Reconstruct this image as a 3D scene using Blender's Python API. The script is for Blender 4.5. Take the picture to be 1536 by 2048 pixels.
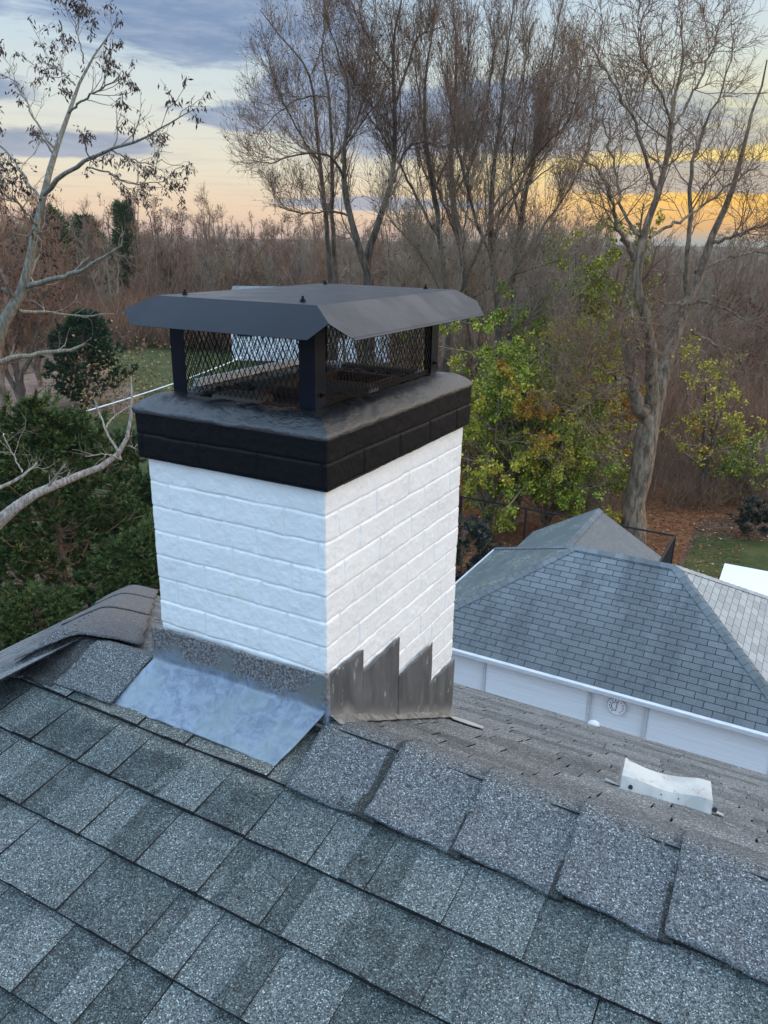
import bpy, math, random
import numpy as np
R = math.radians
rng = np.random.default_rng(7)
random.seed(7)
for o in list(bpy.data.objects): bpy.data.objects.remove(o)
S = bpy.context.scene
COL = S.collection

# ------------------------------------------------------------------ camera
CAM = np.array([1.0366, -1.5895, 1.1308]); YAW, PIT, ROL, FPX = R(28.524), R(-19.262), R(0.91), 1562.9
def cam_axes():
    cy, sy, cp, sp = math.cos(YAW), math.sin(YAW), math.cos(PIT), math.sin(PIT)
    f = np.array([-sy*cp, cy*cp, sp]); r = np.array([cy, sy, 0.]); u = np.cross(r, f)
    cr, sr = math.cos(ROL), math.sin(ROL)
    return cr*r+sr*u, -sr*r+cr*u, f
cr_, cu_, cf_ = cam_axes()
cd = bpy.data.cameras.new('camera'); co = bpy.data.objects.new('camera', cd); COL.objects.link(co)
from mathutils import Matrix, Vector
M4 = Matrix(((cr_[0], cu_[0], -cf_[0], CAM[0]), (cr_[1], cu_[1], -cf_[1], CAM[1]), (cr_[2], cu_[2], -cf_[2], CAM[2]), (0, 0, 0, 1)))
co.matrix_world = M4
cd.sensor_fit = 'VERTICAL'; cd.sensor_height = 24; cd.lens = FPX/2048*24
cd.clip_start = .05; cd.clip_end = 4000
S.camera = co
S.render.resolution_x = 768; S.render.resolution_y = 1024

def ray(px, py): return cf_+(px-768)/FPX*cr_-(py-1024)/FPX*cu_
HF = np.array([-math.sin(YAW), math.cos(YAW), 0])          # horizontal view direction
def at(px, py, d):                                          # point seen at a pixel, d metres ahead (horizontal distance)
    v = ray(px, py); return CAM+v*(d/np.dot(v, HF))
def on_z(px, py, z): v = ray(px, py); return CAM+v*((z-CAM[2])/v[2])
def on_y(px, py, y): v = ray(px, py); return CAM+v*((y-CAM[1])/v[1])
GZ = -8.15

# ------------------------------------------------------------------ view
S.view_settings.view_transform = 'Standard'; S.view_settings.look = 'None'
S.view_settings.exposure = 0.22; S.view_settings.gamma = 1
S.render.engine = 'CYCLES'

# ------------------------------------------------------------------ node helper
class NT:
    def __init__(s, tree): s.t = tree; s.n = tree.nodes; s.l = tree.links
    def new(s, typ, **kw):
        n = s.n.new(typ)
        for k, v in kw.items(): setattr(n, k, v)
        return n
    def put(s, sock, v):
        if v is None: return
        if isinstance(v, bpy.types.NodeSocket): s.l.new(v, sock)
        else: sock.default_value = v
    def math(s, op, a, b=None, c=None, clamp=False):
        n = s.new('ShaderNodeMath', operation=op, use_clamp=clamp)
        s.put(n.inputs[0], a); s.put(n.inputs[1], b)
        if c is not None: s.put(n.inputs[2], c)
        return n.outputs[0]
    def smooth(s, x, a, b, lo=0., hi=1.):
        n = s.new('ShaderNodeMapRange', interpolation_type='SMOOTHSTEP')
        s.put(n.inputs['Value'], x); s.put(n.inputs['From Min'], a); s.put(n.inputs['From Max'], b); s.put(n.inputs['To Min'], lo); s.put(n.inputs['To Max'], hi)
        return n.outputs[0]
    def mix(s, f, a, b, blend='MIX'):
        n = s.new('ShaderNodeMix', data_type='RGBA', blend_type=blend)
        s.put(n.inputs[0], f); s.put(n.inputs[6], col(a)); s.put(n.inputs[7], col(b)); return n.outputs[2]
    def ramp(s, f, stops):
        n = s.new('ShaderNodeValToRGB'); e = n.color_ramp.elements
        while len(e) > 1: e.remove(e[-1])
        e[0].position = stops[0][0]; e[0].color = col(stops[0][1])
        for p, c in stops[1:]: k = e.new(p); k.color = col(c)
        s.put(n.inputs[0], f); return n.outputs[0]
    def noise(s, vec, scale, detail=4, rough=.55, dist=0., out='Fac'):
        n = s.new('ShaderNodeTexNoise'); s.put(n.inputs['Vector'], vec)
        n.inputs['Scale'].default_value = scale; n.inputs['Detail'].default_value = detail; n.inputs['Roughness'].default_value = rough; n.inputs['Distortion'].default_value = dist
        return n.outputs[0 if out == 'Fac' else 'Color']
    def mapv(s, vec, sc=(1, 1, 1), loc=(0, 0, 0), rot=(0, 0, 0)):
        n = s.new('ShaderNodeMapping'); s.put(n.inputs[0], vec); n.inputs['Scale'].default_value = sc; n.inputs['Location'].default_value = loc; n.inputs['Rotation'].default_value = rot
        return n.outputs[0]
def col(c):
    if isinstance(c, bpy.types.NodeSocket): return c
    if len(c) == 3: return (*c, 1.)
    return c
def lin(r, g, b):
    f = lambda v: (v/255/12.92 if v/255 <= .04045 else ((v/255+.055)/1.055)**2.4)
    return (f(r), f(g), f(b))

# ------------------------------------------------------------------ sky
W = bpy.data.worlds.new('World'); S.world = W; W.use_nodes = True
t = NT(W.node_tree); t.n.clear()
tc = t.new('ShaderNodeTexCoord'); sx = t.new('ShaderNodeSeparateXYZ'); t.l.new(tc.outputs['Generated'], sx.inputs[0])
DEG = 57.29578
el = t.math('MULTIPLY', t.math('ARCSINE', sx.outputs[2]), DEG)                      # elevation in degrees
az = t.math('MULTIPLY', t.math('ARCTAN2', sx.outputs[0], sx.outputs[1]), DEG)       # 0 = +Y, clockwise
eln = t.math('DIVIDE', el, 90., clamp=True)
def E_(d): return d/90
left = t.ramp(eln, [(0, lin(196, 165, 150)), (E_(1.5), lin(228, 196, 160)), (E_(4), lin(222, 212, 188)), (E_(8), lin(206, 213, 208)), (E_(14), lin(176, 200, 220)), (E_(25), (.9, 1.1, 1.4)), (E_(50), (1.3, 1.6, 2.1)), (1, (1.35, 1.7, 2.2))])
right = t.ramp(eln, [(0, lin(150, 160, 160)), (E_(1.0), lin(216, 165, 95)), (E_(2.2), lin(248, 188, 72)), (E_(4.5), lin(250, 214, 108)), (E_(7.5), lin(228, 222, 178)), (E_(11), lin(204, 213, 208)), (E_(15), lin(186, 206, 224)), (E_(25), (1.3, 1.3, 1.35)), (E_(38), (1.9, 1.85, 1.85)), (E_(60), (1.6, 1.75, 2.0)), (1, (1.35, 1.7, 2.2))])
fr = t.smooth(az, -34., -6.)
back = t.smooth(az, 60., 150.)
fr = t.math('MULTIPLY', fr, t.math('SUBTRACT', 1., back))
base = t.mix(fr, left, right)
backc = t.ramp(eln, [(0, (.34, .46, .62)), (E_(6), (.60, .86, 1.25)), (E_(20), (.88, 1.24, 1.68)), (E_(45), (1.05, 1.50, 2.05)), (1, (1.35, 1.8, 2.3))])
bk = t.smooth(t.math('ABSOLUTE', t.math('ADD', az, 20.)), 62., 105.)
bk = t.math('MAXIMUM', bk, t.smooth(el, 58., 85.))
bk = t.math('MAXIMUM', bk, t.smooth(az, -62., -80.))
base = t.mix(bk, base, backc)
# warm bright sky round the hidden sunset, to the right of the picture
wa = t.smooth(t.math('ABSOLUTE', t.math('SUBTRACT', az, 50.)), 65., 8.)
wel = t.smooth(el, 46., 8.)
warm = t.math('MULTIPLY', t.math('MULTIPLY', wa, wel), t.smooth(az, 2., 18.))
base = t.mix(warm, base, (1.75, 1.5, 1.2))
# clouds: horizontally stretched noise in (azimuth, elevation)
cv = t.new('ShaderNodeCombineXYZ'); t.put(cv.inputs[0], t.math('MULTIPLY', az, .060)); t.put(cv.inputs[1], t.math('MULTIPLY', el, .24)); cv.inputs[2].default_value = 3.1
n1 = t.noise(cv.outputs[0], .95, 8, .6, .5)
n2 = t.noise(t.mapv(cv.outputs[0], (2.3, 3.2, 1), (5, 2, 0)), 1.8, 6, .6, .3)
# large bank upper left, continuing down to the right behind the trees
def blob(a0, wa_, e0, we_):
    a = t.math('DIVIDE', t.math('SUBTRACT', az, a0), wa_); e = t.math('DIVIDE', t.math('SUBTRACT', el, e0), we_)
    return t.math('SUBTRACT', 1., t.math('SQRT', t.math('ADD', t.math('MULTIPLY', a, a), t.math('MULTIPLY', e, e))))
def mx(*a):
    r = a[0]
    for q in a[1:]: r = t.math('MAXIMUM', r, q)
    return r
bank = mx(blob(-60., 9., 8.2, 1.2), blob(-58., 8., 12.5, 1.5), blob(-40., 14., 13.4, 3.9), blob(-46., 9., 14.5, 3.), blob(-22., 17., 7.6, 2.8), blob(-33., 5., 8.5, 3.2),blob(-37.5, 4.2, 7.2, .8), blob(-50., 7., 5.2, .9), blob(-8., 12., 3.9, 1.), blob(-30., 9., 2.2, .55), blob(-14., 9., 6.0, .6))
cl = t.math('ADD', t.math('MULTIPLY', bank, .85), t.math('MULTIPLY', t.math('SUBTRACT', n1, .5), 1.5))
cl = t.math('ADD', cl, t.math('MULTIPLY', t.math('SUBTRACT', n2, .5), .55))
cmask = t.smooth(cl, -.02, .26)
cmask = t.math('MULTIPLY', cmask, t.smooth(el, 26., 16.))
cmask = t.math('MULTIPLY', cmask, t.math('SUBTRACT', 1., t.math('MULTIPLY', t.smooth(az, -22., -10.), t.math('MULTIPLY', t.smooth(el, 8., 11.), .9))))
ccol = t.mix(t.smooth(el, 2., 10.), lin(146, 152, 166), lin(106, 130, 166))
ccol = t.mix(t.smooth(n2, .35, .7, 0., .45), ccol, lin(170, 182, 202))
base = t.mix(t.math('MULTIPLY', cmask, t.smooth(az, -26., -12., .88, .70)), base, ccol)
# thin streaks low down
n3 = t.noise(t.mapv(cv.outputs[0], (1.2, 6.5, 1), (1, 9, 0)), 1.6, 5, .55, .2)
st = t.math('MULTIPLY', t.smooth(n3, .5, .64), t.smooth(el, 11., 5.))
base = t.mix(t.math('MULTIPLY', st, .16), base, lin(160, 160, 172))
base = t.mix(t.smooth(el, -1., -4.), base, (.05, .042, .035))
bg = t.new('ShaderNodeBackground'); t.l.new(base, bg.inputs[0]); bg.inputs[1].default_value = 1.0
out = t.new('ShaderNodeOutputWorld'); t.l.new(bg.outputs[0], out.inputs[0])

sl = bpy.data.lights.new('sun', 'SUN'); sl.energy = .8; sl.angle = R(22); sl.color = (1., .72, .45)
so = bpy.data.objects.new('sun', sl); COL.objects.link(so)
sd = Vector((math.sin(R(62))*math.cos(R(16)), math.cos(R(62))*math.cos(R(16)), math.sin(R(16))))   # towards the sunset glow
so.rotation_euler = sd.to_track_quat('Z', 'Y').to_euler()

# ------------------------------------------------------------------ materials
MATS = {}
def material(name, fn, rough=.8, spec=.3, metal=0.):
    m = bpy.data.materials.new(name); m.use_nodes = True
    t = NT(m.node_tree); b = t.n['Principled BSDF']
    b.inputs['Roughness'].default_value = rough; b.inputs['Specular IOR Level'].default_value = spec; b.inputs['Metallic'].default_value = metal
    t.b = b; t.obj = t.new('ShaderNodeTexCoord').outputs['Object']
    geo = t.new('ShaderNodeNewGeometry'); t.pos = geo.outputs['Position']; t.isl = geo.outputs['Random Per Island']; t.nor = geo.outputs['Normal']
    c = fn(t)
    if c is not None: t.put(b.inputs['Base Color'], col(c))
    MATS[name] = m; return m
def bump(t, h, strength=.3, dist=.002):
    n = t.new('ShaderNodeBump'); n.inputs['Strength'].default_value = strength; n.inputs['Distance'].default_value = dist
    t.put(n.inputs['Height'], h); t.l.new(n.outputs[0], t.b.inputs['Normal'])
def grain(t, scale):
    v = t.new('ShaderNodeTexVoronoi'); t.put(v.inputs['Vector'], t.pos); v.inputs['Scale'].default_value = scale
    s = t.new('ShaderNodeSeparateXYZ'); t.l.new(v.outputs['Color'], s.inputs[0]); return s.outputs[0], v.outputs['Distance']

def m_shingle(lo, hi, tint, gscale=430, gamp=.9, moss=0., dust=False):
    def f(t):
        g, d = grain(t, gscale); g2, _ = grain(t, gscale*.42)
        big = t.noise(t.pos, 2.2, 4); med = t.noise(t.pos, 14, 4, .65)
        c = t.mix(t.smooth(t.isl, 0., 1.), lo, hi)
        c = t.mix(t.smooth(med, .35, .75, 0., .5), c, tint)
        c = t.mix(t.smooth(big, .45, .7, 0., .35), c, hi)
        c = t.mix(t.smooth(t.noise(t.pos, 7.5, 6, .7), .60, .76, 0., .5), c, (hi[0]*1.6, hi[1]*1.55, hi[2]*1.5))
        if dust:      # old sealant and dust smeared on the shingles below the apron
            sp3 = t.new('ShaderNodeSeparateXYZ'); t.l.new(t.pos, sp3.inputs[0])
            wob_ = t.math('MULTIPLY', t.math('SUBTRACT', t.noise(t.pos, 16, 6, .7), .5), .09)
            yy = t.math('ADD', sp3.outputs[1], wob_)
            mk = t.math('MULTIPLY', t.smooth(yy, -.275, -.235), t.math('MULTIPLY', t.smooth(sp3.outputs[0], -.80, -.70), t.smooth(sp3.outputs[0], .02, -.05)))
            c = t.mix(t.math('MULTIPLY', mk, .75), c, (.17, .165, .145))
            st_ = t.smooth(t.noise(t.mapv(t.pos, (1, .35, .35)), 13, 5, .7), .56, .68, 0., .45)
            c = t.mix(st_, c, (.17, .185, .175))
        k = t.math('ADD', .34, t.math('MULTIPLY', t.math('POWER', g, 1.7), gamp*1.65))
        k = t.math('ADD', k, t.math('MULTIPLY', t.math('SUBTRACT', g2, .5), gamp*.35))
        sp = t.math('MULTIPLY', t.math('GREATER_THAN', g, .955), 1.6*gamp)
        k = t.math('ADD', k, sp)
        kk = t.new('ShaderNodeCombineXYZ')
        for i in range(3): t.put(kk.inputs[i], k)
        c = t.mix(1., c, kk.outputs[0], 'MULTIPLY')
        if moss:
            wn = t.noise(t.pos, 30, 5, .7)
            c = t.mix(t.math('MULTIPLY', t.smooth(t.noise(t.pos, 3.1, 4), .5, .62), t.smooth(wn, .5, .62, 0., moss)), c, (.2, .22, .17))
        bump(t, t.math('ADD', g, t.math('MULTIPLY', med, .6)), .75, .0016)
        return c
    return f
material('shingle_near', m_shingle((.055, .063, .062), (.125, .138, .135), (.125, .150, .143), dust=True), .9, .15)
material('shingle_cap', m_shingle((.10, .105, .108), (.145, .15, .153), (.12, .128, .13), 400, .85), .9, .15)
material('shingle_far', m_shingle((.10, .105, .109), (.22, .222, .222), (.175, .185, .185), 300, .6), .85, .25)
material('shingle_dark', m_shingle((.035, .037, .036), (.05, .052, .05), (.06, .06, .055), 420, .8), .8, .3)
material('shingle_pink', m_shingle((.135, .128, .128), (.175, .167, .165), (.14, .14, .145), 300, .5), .85, .3)

material('asphalt_edge_shade', lambda t: t.mix(t.smooth(t.noise(t.pos, 160, 3), .4, .6), (.012, .013, .014), (.035, .037, .04)), .9, .1)  # asphalt edges blackened to paint the shadow line under each course
def f_garage(t):
    sx = t.new('ShaderNodeSeparateXYZ'); t.l.new(t.pos, sx.inputs[0])
    strk = t.noise(t.mapv(t.pos, (1.5, .22, .22)), 1.6, 5, .6)
    fine = t.noise(t.pos, 40, 4, .7)
    c = t.mix(t.isl, (.10, .115, .125), (.155, .175, .185))
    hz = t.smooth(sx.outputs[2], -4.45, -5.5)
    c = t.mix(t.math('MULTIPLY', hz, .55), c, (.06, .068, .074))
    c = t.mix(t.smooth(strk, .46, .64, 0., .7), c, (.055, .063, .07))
    c = t.mix(t.smooth(fine, .3, .8, 0., .35), c, (.22, .25, .27))
    return c
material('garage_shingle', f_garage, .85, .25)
material('garage_shingle_mossy', lambda t: t.mix(t.math('MULTIPLY', t.smooth(t.noise(t.pos, 1.1, 4), .46, .62), t.smooth(t.noise(t.pos, 16, 4, .7), .52, .6)), t.mix(t.isl, (.085, .10, .10), (.12, .135, .135)), (.27, .30, .24)), .85, .25)
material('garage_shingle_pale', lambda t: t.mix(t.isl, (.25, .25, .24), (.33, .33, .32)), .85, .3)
material('garage_groove', lambda t: (.028, .032, .037), .95, .1)

def f_white(t):
    n = t.noise(t.pos, 5, 4); f = t.noise(t.pos, 260, 3, .6); m = t.noise(t.pos, 60, 4, .6)
    bump(t, t.math('ADD', t.math('MULTIPLY', f, .6), t.math('MULTIPLY', m, 1.4)), .5, .003)
    c = t.mix(t.smooth(n, .3, .75), (.78, .78, .77), (.72, .72, .705))
    c = t.mix(t.smooth(t.noise(t.mapv(t.pos, (1, 1, .35)), 9, 4), .62, .74, 0., .35), c, (.72, .67, .56))
    drip = t.noise(t.mapv(t.pos, (34, 34, 2.2)), 1., 5, .65, .3)
    return t.mix(t.smooth(drip, .60, .72, 0., .22), c, (.50, .50, .48))
material('white_paint', f_white, .42, .45)
def f_black(t):
    m = t.noise(t.pos, 70, 5, .6); f = t.noise(t.pos, 330, 2)
    bump(t, t.math('ADD', m, t.math('MULTIPLY', f, .4)), .45, .002)
    n = t.noise(t.mapv(t.pos, (1, 1, 1.6)), 45, 5, .7)
    t.put(t.b.inputs['Roughness'], t.smooth(m, .3, .7, .42, .68))
    return t.mix(t.smooth(n, .665, .71, 0., .5), (.006, .0062, .0075), (.05, .048, .05))
material('black_paint', f_black, .5, .12)
def f_wash(t):
    m = t.noise(t.pos, 75, 6, .7); f = t.noise(t.pos, 240, 3)
    bump(t, t.math('ADD', m, t.math('MULTIPLY', f, .35)), .8, .006)
    return (.008, .010, .014)
material('black_wash', f_wash, .27, 1.0)
def f_capmetal(t):
    bump(t, t.noise(t.pos, 900, 2), .12, .0006)
    n = t.noise(t.pos, 8, 5, .6)
    t.put(t.b.inputs['Roughness'], t.smooth(n, .3, .7, .30, .42))
    return (.004, .007, .013)
material('cap_metal', f_capmetal, .4, .2)
material('mesh_metal', lambda t: (.006, .006, .007), .45, .2)
material('rail_sky_sheen', lambda t: (.82, .84, .87), .4, .6, 0.)  # near-white base colour stands in for sky caught on the rail
def f_apron(t):
    n = t.noise(t.pos, 9, 5, .6); s = t.noise(t.mapv(t.pos, (1, 1, 1)), 120, 6, .75, .3)
    sz = t.new('ShaderNodeSeparateXYZ'); t.l.new(t.pos, sz.inputs[0])
    edge = t.math('ADD', sz.outputs[2], t.math('MULTIPLY', t.math('SUBTRACT', t.noise(t.pos, 12, 5, .6), .5), .10))
    up = t.smooth(edge, -.125, -.075)
    st = t.noise(t.mapv(t.pos, (1, 1, 1), rot=(0, 0, .6)), 26, 7, .72, .8)
    low = t.mix(t.smooth(st, .38, .62), (.12, .152, .205), (.215, .26, .32))
    low = t.mix(t.smooth(s, .5, .7, 0., .35), low, (.33, .36, .40))
    low = t.mix(t.smooth(n, .42, .6, 0., .6), low, (.20, .245, .255))
    hi = t.mix(t.smooth(s, .44, .60), (.085, .068, .062), (.30, .30, .30))
    hi = t.mix(t.smooth(t.noise(t.mapv(t.pos, (1, 1, .5)), 7, 3), .5, .64), hi, (.17, .175, .165))
    bump(t, t.math('ADD', n, t.math('MULTIPLY', s, .35)), .35, .002)
    t.put(t.b.inputs['Roughness'], t.smooth(s, .3, .7, .42, .6))
    return t.mix(up, low, hi)
material('apron_metal', f_apron, .45, .6, .25)
def f_lead(t):
    s = t.noise(t.mapv(t.pos, (12, 12, 3.)), 1., 6, .65, .5)
    sx = t.new('ShaderNodeSeparateXYZ'); t.l.new(t.pos, sx.inputs[0])
    hgt = t.math('ADD', sx.outputs[2], t.math('ADD', .155, t.math('MULTIPLY', sx.outputs[1], .563)))
    dust = t.math('MULTIPLY', t.smooth(t.math('ADD', hgt, t.math('MULTIPLY', t.math('SUBTRACT', s, .5), .16)), .055, -.01), .9)
    spl = t.smooth(t.noise(t.mapv(t.pos, (48, 48, 17), (3, 1, 0)), 1., 4, .6), .62, .70, 0., .8)
    c = t.mix(t.smooth(s, .35, .7), (.055, .057, .060), (.115, .118, .12))
    c = t.mix(spl, c, (.32, .315, .30))
    bump(t, s, .15, .002)
    return t.mix(dust, c, (.25, .24, .225))
material('lead', f_lead, .55, .4)
material('mortar', lambda t: t.mix(t.smooth(t.noise(t.pos, 40, 6, .75), .38, .62), (.10, .098, .09), (.23, .22, .20)), .9, .2)
material('clay', lambda t: t.mix(t.noise(t.pos, 14), (.07, .022, .017), (.05, .038, .034)), .8, .3)
material('soot', lambda t: t.mix(t.noise(t.pos, 9), (.05, .045, .04), (.11, .10, .09)), .95, .1)
material('gutter_white', lambda t: t.mix(t.smooth(t.noise(t.mapv(t.pos, (3, 3, 20)), 2, 4), .4, .7), (.52, .54, .56), (.44, .46, .48)), .5, .4)
def f_siding(t):
    n = t.noise(t.mapv(t.pos, (.8, 1, 26)), 1.2, 3)
    return t.mix(t.smooth(n, .35, .65, 0., .5), (.74, .76, .78), (.64, .66, .68))
material('white_siding', f_siding, .6, .35)
material('scrap_white', lambda t: t.mix(t.smooth(t.noise(t.pos, 30, 6, .75), .55, .68), t.mix(t.smooth(t.noise(t.pos, 9, 4), .35, .65), (.50, .485, .45), (.36, .355, .335)), (.28, .25, .22)), .6, .3)
material('dial_face', lambda t: (.72, .75, .78), .5, .4)
material('ink', lambda t: (.03, .03, .05), .6, .2)
material('red_ink', lambda t: (.35, .03, .06), .6, .2)
material('glass_dark', lambda t: (.02, .025, .035), .1, .6)
material('fence_black', lambda t: (.012, .012, .013), .6, .3)
material('tarp', lambda t: (.72, .80, .86), .5, .3)
material('ladder_metal', lambda t: (.32, .33, .34), .5, .5, .3)

def m_bark(a, b, sc=6.):
    def f(t):
        n = t.noise(t.mapv(t.obj, (1, 1, .25)), sc, 5, .7); m = t.noise(t.obj, sc*.35, 3)
        c = t.mix(t.smooth(n, .35, .68), a, b)
        bump(t, n, .6, .02)
        return t.mix(t.smooth(m, .45, .7, 0., .3), c, (.16, .17, .12))
    return f
material('bark_pale', m_bark((.11, .10, .075), (.27, .25, .20), 30), .85, .2)
material('bark_limb', m_bark((.17, .13, .11), (.40, .35, .31), 45), .85, .2)
material('bark_grey', m_bark((.075, .052, .036), (.29, .215, .15), 9), .9, .15)
material('bark_dark', m_bark((.04, .032, .026), (.14, .11, .085), 9), .9, .15)
material('bark_brown', m_bark((.09, .06, .045), (.24, .17, .13), 8), .9, .15)
material('twig_brown', lambda t: t.mix(t.isl, (.13, .078, .052), (.28, .18, .12)), .9, .1)
material('twig_red', lambda t: t.mix(t.isl, (.15, .08, .05), (.30, .17, .11)), .9, .1)
material('twig_grey', lambda t: t.mix(t.isl, (.16, .12, .085), (.33, .26, .19)), .9, .1)
material('twig_pale', lambda t: t.mix(t.isl, (.16, .13, .10), (.32, .28, .23)), .9, .1)
def m_leaf(stops, rough=.6):
    def f(t): return t.ramp(t.isl, stops)
    return f
material('leaf_dark', m_leaf([(0, (.035, .022, .022)), (1, (.085, .055, .045))]), .7, .2)
material('leaf_cedar', m_leaf([(0, (.022, .045, .014)), (.6, (.05, .085, .024)), (.9, (.09, .12, .03)), (1, (.13, .14, .04))]), .7, .2)
material('leaf_juniper', m_leaf([(0, (.010, .028, .016)), (.6, (.02, .055, .026)), (1, (.04, .085, .035))]), .7, .2)
material('leaf_green', m_leaf([(0, (.07, .12, .018)), (.4, (.17, .23, .025)), (.75, (.32, .34, .035)), (1, (.50, .45, .04))]), .55, .3)
material('leaf_yellow', m_leaf([(0, (.24, .25, .025)), (.5, (.42, .37, .04)), (1, (.55, .40, .045))]), .6, .3)
material('leaf_orange', m_leaf([(0, (.28, .17, .02)), (.6, (.42, .20, .025)), (1, (.36, .12, .02))]), .6, .3)
material('leaf_tan', m_leaf([(0, (.10, .065, .035)), (.5, (.20, .14, .06)), (1, (.32, .22, .09))]), .7, .2)
material('leaf_litter', m_leaf([(0, (.09, .03, .015)), (.4, (.19, .065, .025)), (.75, (.28, .12, .04)), (.95, (.34, .22, .10)), (1, (.55, .48, .36))]), .7, .2)
material('leaf_holly', m_leaf([(0, (.010, .016, .012)), (.8, (.024, .035, .024)), (1, (.06, .075, .055))]), .45, .4)
material('leaf_red', m_leaf([(0, (.07, .015, .012)), (1, (.15, .03, .022))]), .7, .2)
def f_ground(t):
    n = t.noise(t.pos, .25, 5, .6); f = t.noise(t.pos, 3.5, 6, .7)
    c = t.mix(t.smooth(f, .35, .65), (.055, .034, .024), (.125, .078, .055))
    return t.mix(t.smooth(n, .5, .65, 0., .5), c, (.06, .05, .035))
material('ground', f_ground, .95, .1)
def f_grass(t):
    n = t.noise(t.pos, .8, 5, .6); f = t.noise(t.pos, 9, 5, .7)
    c = t.mix(t.smooth(f, .3, .7), (.030, .042, .016), (.062, .074, .026))
    return t.mix(t.smooth(n, .45, .7, 0., .5), c, (.11, .10, .035))
material('grass', f_grass, .95, .1)
material('leafy_soil', lambda t: t.mix(t.smooth(t.noise(t.pos, 5, 6, .7), .35, .65), (.09, .035, .02), (.22, .10, .045)), .95, .1)
material('pink_soil', lambda t: t.mix(t.smooth(t.noise(t.pos, 1.5, 6, .7), .35, .65), (.13, .082, .065), (.20, .135, .105)), .95, .1)

# ------------------------------------------------------------------ objects and meshes
def tag(o, label=None, cat=None, group=None, kind=None):
    for k, v in (('label', label), ('category', cat), ('group', group), ('kind', kind)):
        if v: o[k] = v
    return o
def empty(name, loc, label=None, cat=None, group=None):
    o = bpy.data.objects.new(name, None); COL.objects.link(o); o.location = loc; o.empty_display_size = .2
    return tag(o, label, cat, group)
def raw_mesh(name, V, F, mats, mi=None, smooth=False):
    """V (n,3); F list of lists or int array (m,3|4)"""
    me = bpy.data.meshes.new(name)
    if isinstance(F, np.ndarray):
        V = np.ascontiguousarray(V, dtype=np.float32); k = F.shape[1]
        me.vertices.add(len(V)); me.vertices.foreach_set('co', V.ravel())
        me.loops.add(F.size); me.loops.foreach_set('vertex_index', F.ravel().astype(np.int32))
        me.polygons.add(len(F)); me.polygons.foreach_set('loop_start', np.arange(0, F.size, k, dtype=np.int32))
        try: me.polygons.foreach_set('loop_total', np.full(len(F), k, dtype=np.int32))
        except Exception: pass
    else:
        me.from_pydata([tuple(v) for v in V], [], F)
    if isinstance(mats, str): mats = [mats]
    for m in mats: me.materials.append(MATS[m])
    if mi is not None: me.polygons.foreach_set('material_index', np.asarray(mi, dtype=np.int32))
    if smooth: me.polygons.foreach_set('use_smooth', np.ones(len(me.polygons), dtype=bool))
    me.update(calc_edges=True); me.validate()
    return me
def obj(name, me, parent=None, world=True):
    """mesh given in world coordinates; parented under an unrotated empty"""
    o = bpy.data.objects.new(name, me); COL.objects.link(o)
    if parent is not None:
        o.parent = parent
        if world:
            p = np.zeros(3); q = parent
            while q is not None: p += np.array(q.location); q = q.parent
            me.transform(Matrix.Translation(Vector(-p)))
    return o
class MB:
    def __init__(s): s.V = []; s.F = []; s.mi = []
    def add(s, V, F, m=0):
        o = len(s.V); s.V += [tuple(map(float, v)) for v in V]; s.F += [[i+o for i in f] for f in F]; s.mi += [m]*len(F)
    def box(s, c, d, m=0, ax=None):
        c = np.array(c, float); d = np.array(d, float)/2
        A = np.eye(3) if ax is None else np.array(ax, float)
        V = [c+A[0]*d[0]*i+A[1]*d[1]*j+A[2]*d[2]*k for i in (-1, 1) for j in (-1, 1) for k in (-1, 1)]
        s.add(V, [[0, 1, 3, 2], [4, 6, 7, 5], [0, 4, 5, 1], [2, 3, 7, 6], [0, 2, 6, 4], [1, 5, 7, 3]], m)
    def bar(s, a, b, w, m=0, up=(0, 0, 1), h=None):
        a = np.array(a, float); b = np.array(b, float); d = b-a; L = np.linalg.norm(d); d = d/L
        u = np.cross(d, up)
        if np.linalg.norm(u) < 1e-4: u = np.cross(d, (1, 0, 0))
        u /= np.linalg.norm(u); v = np.cross(d, u)
        s.box((a+b)/2, (L, w, h or w), m, (d, u, v))
    def slab(s, P, th, m=0):
        """convex polygon P (ordered, ccw seen from outside) with thickness th downwards along its normal"""
        P = [np.array(p, float) for p in P]; n = np.cross(P[1]-P[0], P[2]-P[1]); n /= np.linalg.norm(n)
        Q = [p-n*th for p in P]; k = len(P)
        s.add(P+Q, [list(range(k)), list(range(2*k-1, k-1, -1))]+[[i, i+k, (i+1) % k+k, (i+1) % k] for i in range(k)], m)
    def cyl(s, a, b, r, n=16, m=0, r2=None):
        a = np.array(a, float); b = np.array(b, float); d = (b-a)/np.linalg.norm(b-a)
        u = np.cross(d, (0, 0, 1));
        if np.linalg.norm(u) < 1e-4: u = np.cross(d, (1, 0, 0))
        u /= np.linalg.norm(u); v = np.cross(d, u); r2 = r if r2 is None else r2
        T = [2*math.pi*i/n for i in range(n)]
        V = [a+r*(u*math.cos(x)+v*math.sin(x)) for x in T]+[b+r2*(u*math.cos(x)+v*math.sin(x)) for x in T]
        s.add(V, [[i, (i+1) % n, (i+1) % n+n, i+n] for i in range(n)]+[list(range(n))[::-1], list(range(n, 2*n))], m)
    def build(s, name, mats, parent=None, smooth=False):
        return obj(name, raw_mesh(name, s.V, s.F, mats, s.mi, smooth), parent)
def bevel(o, w=.003, seg=2):
    m = o.modifiers.new('bevel', 'BEVEL'); m.width = w; m.segments = seg; m.limit_method = 'ANGLE'; return o
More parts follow.
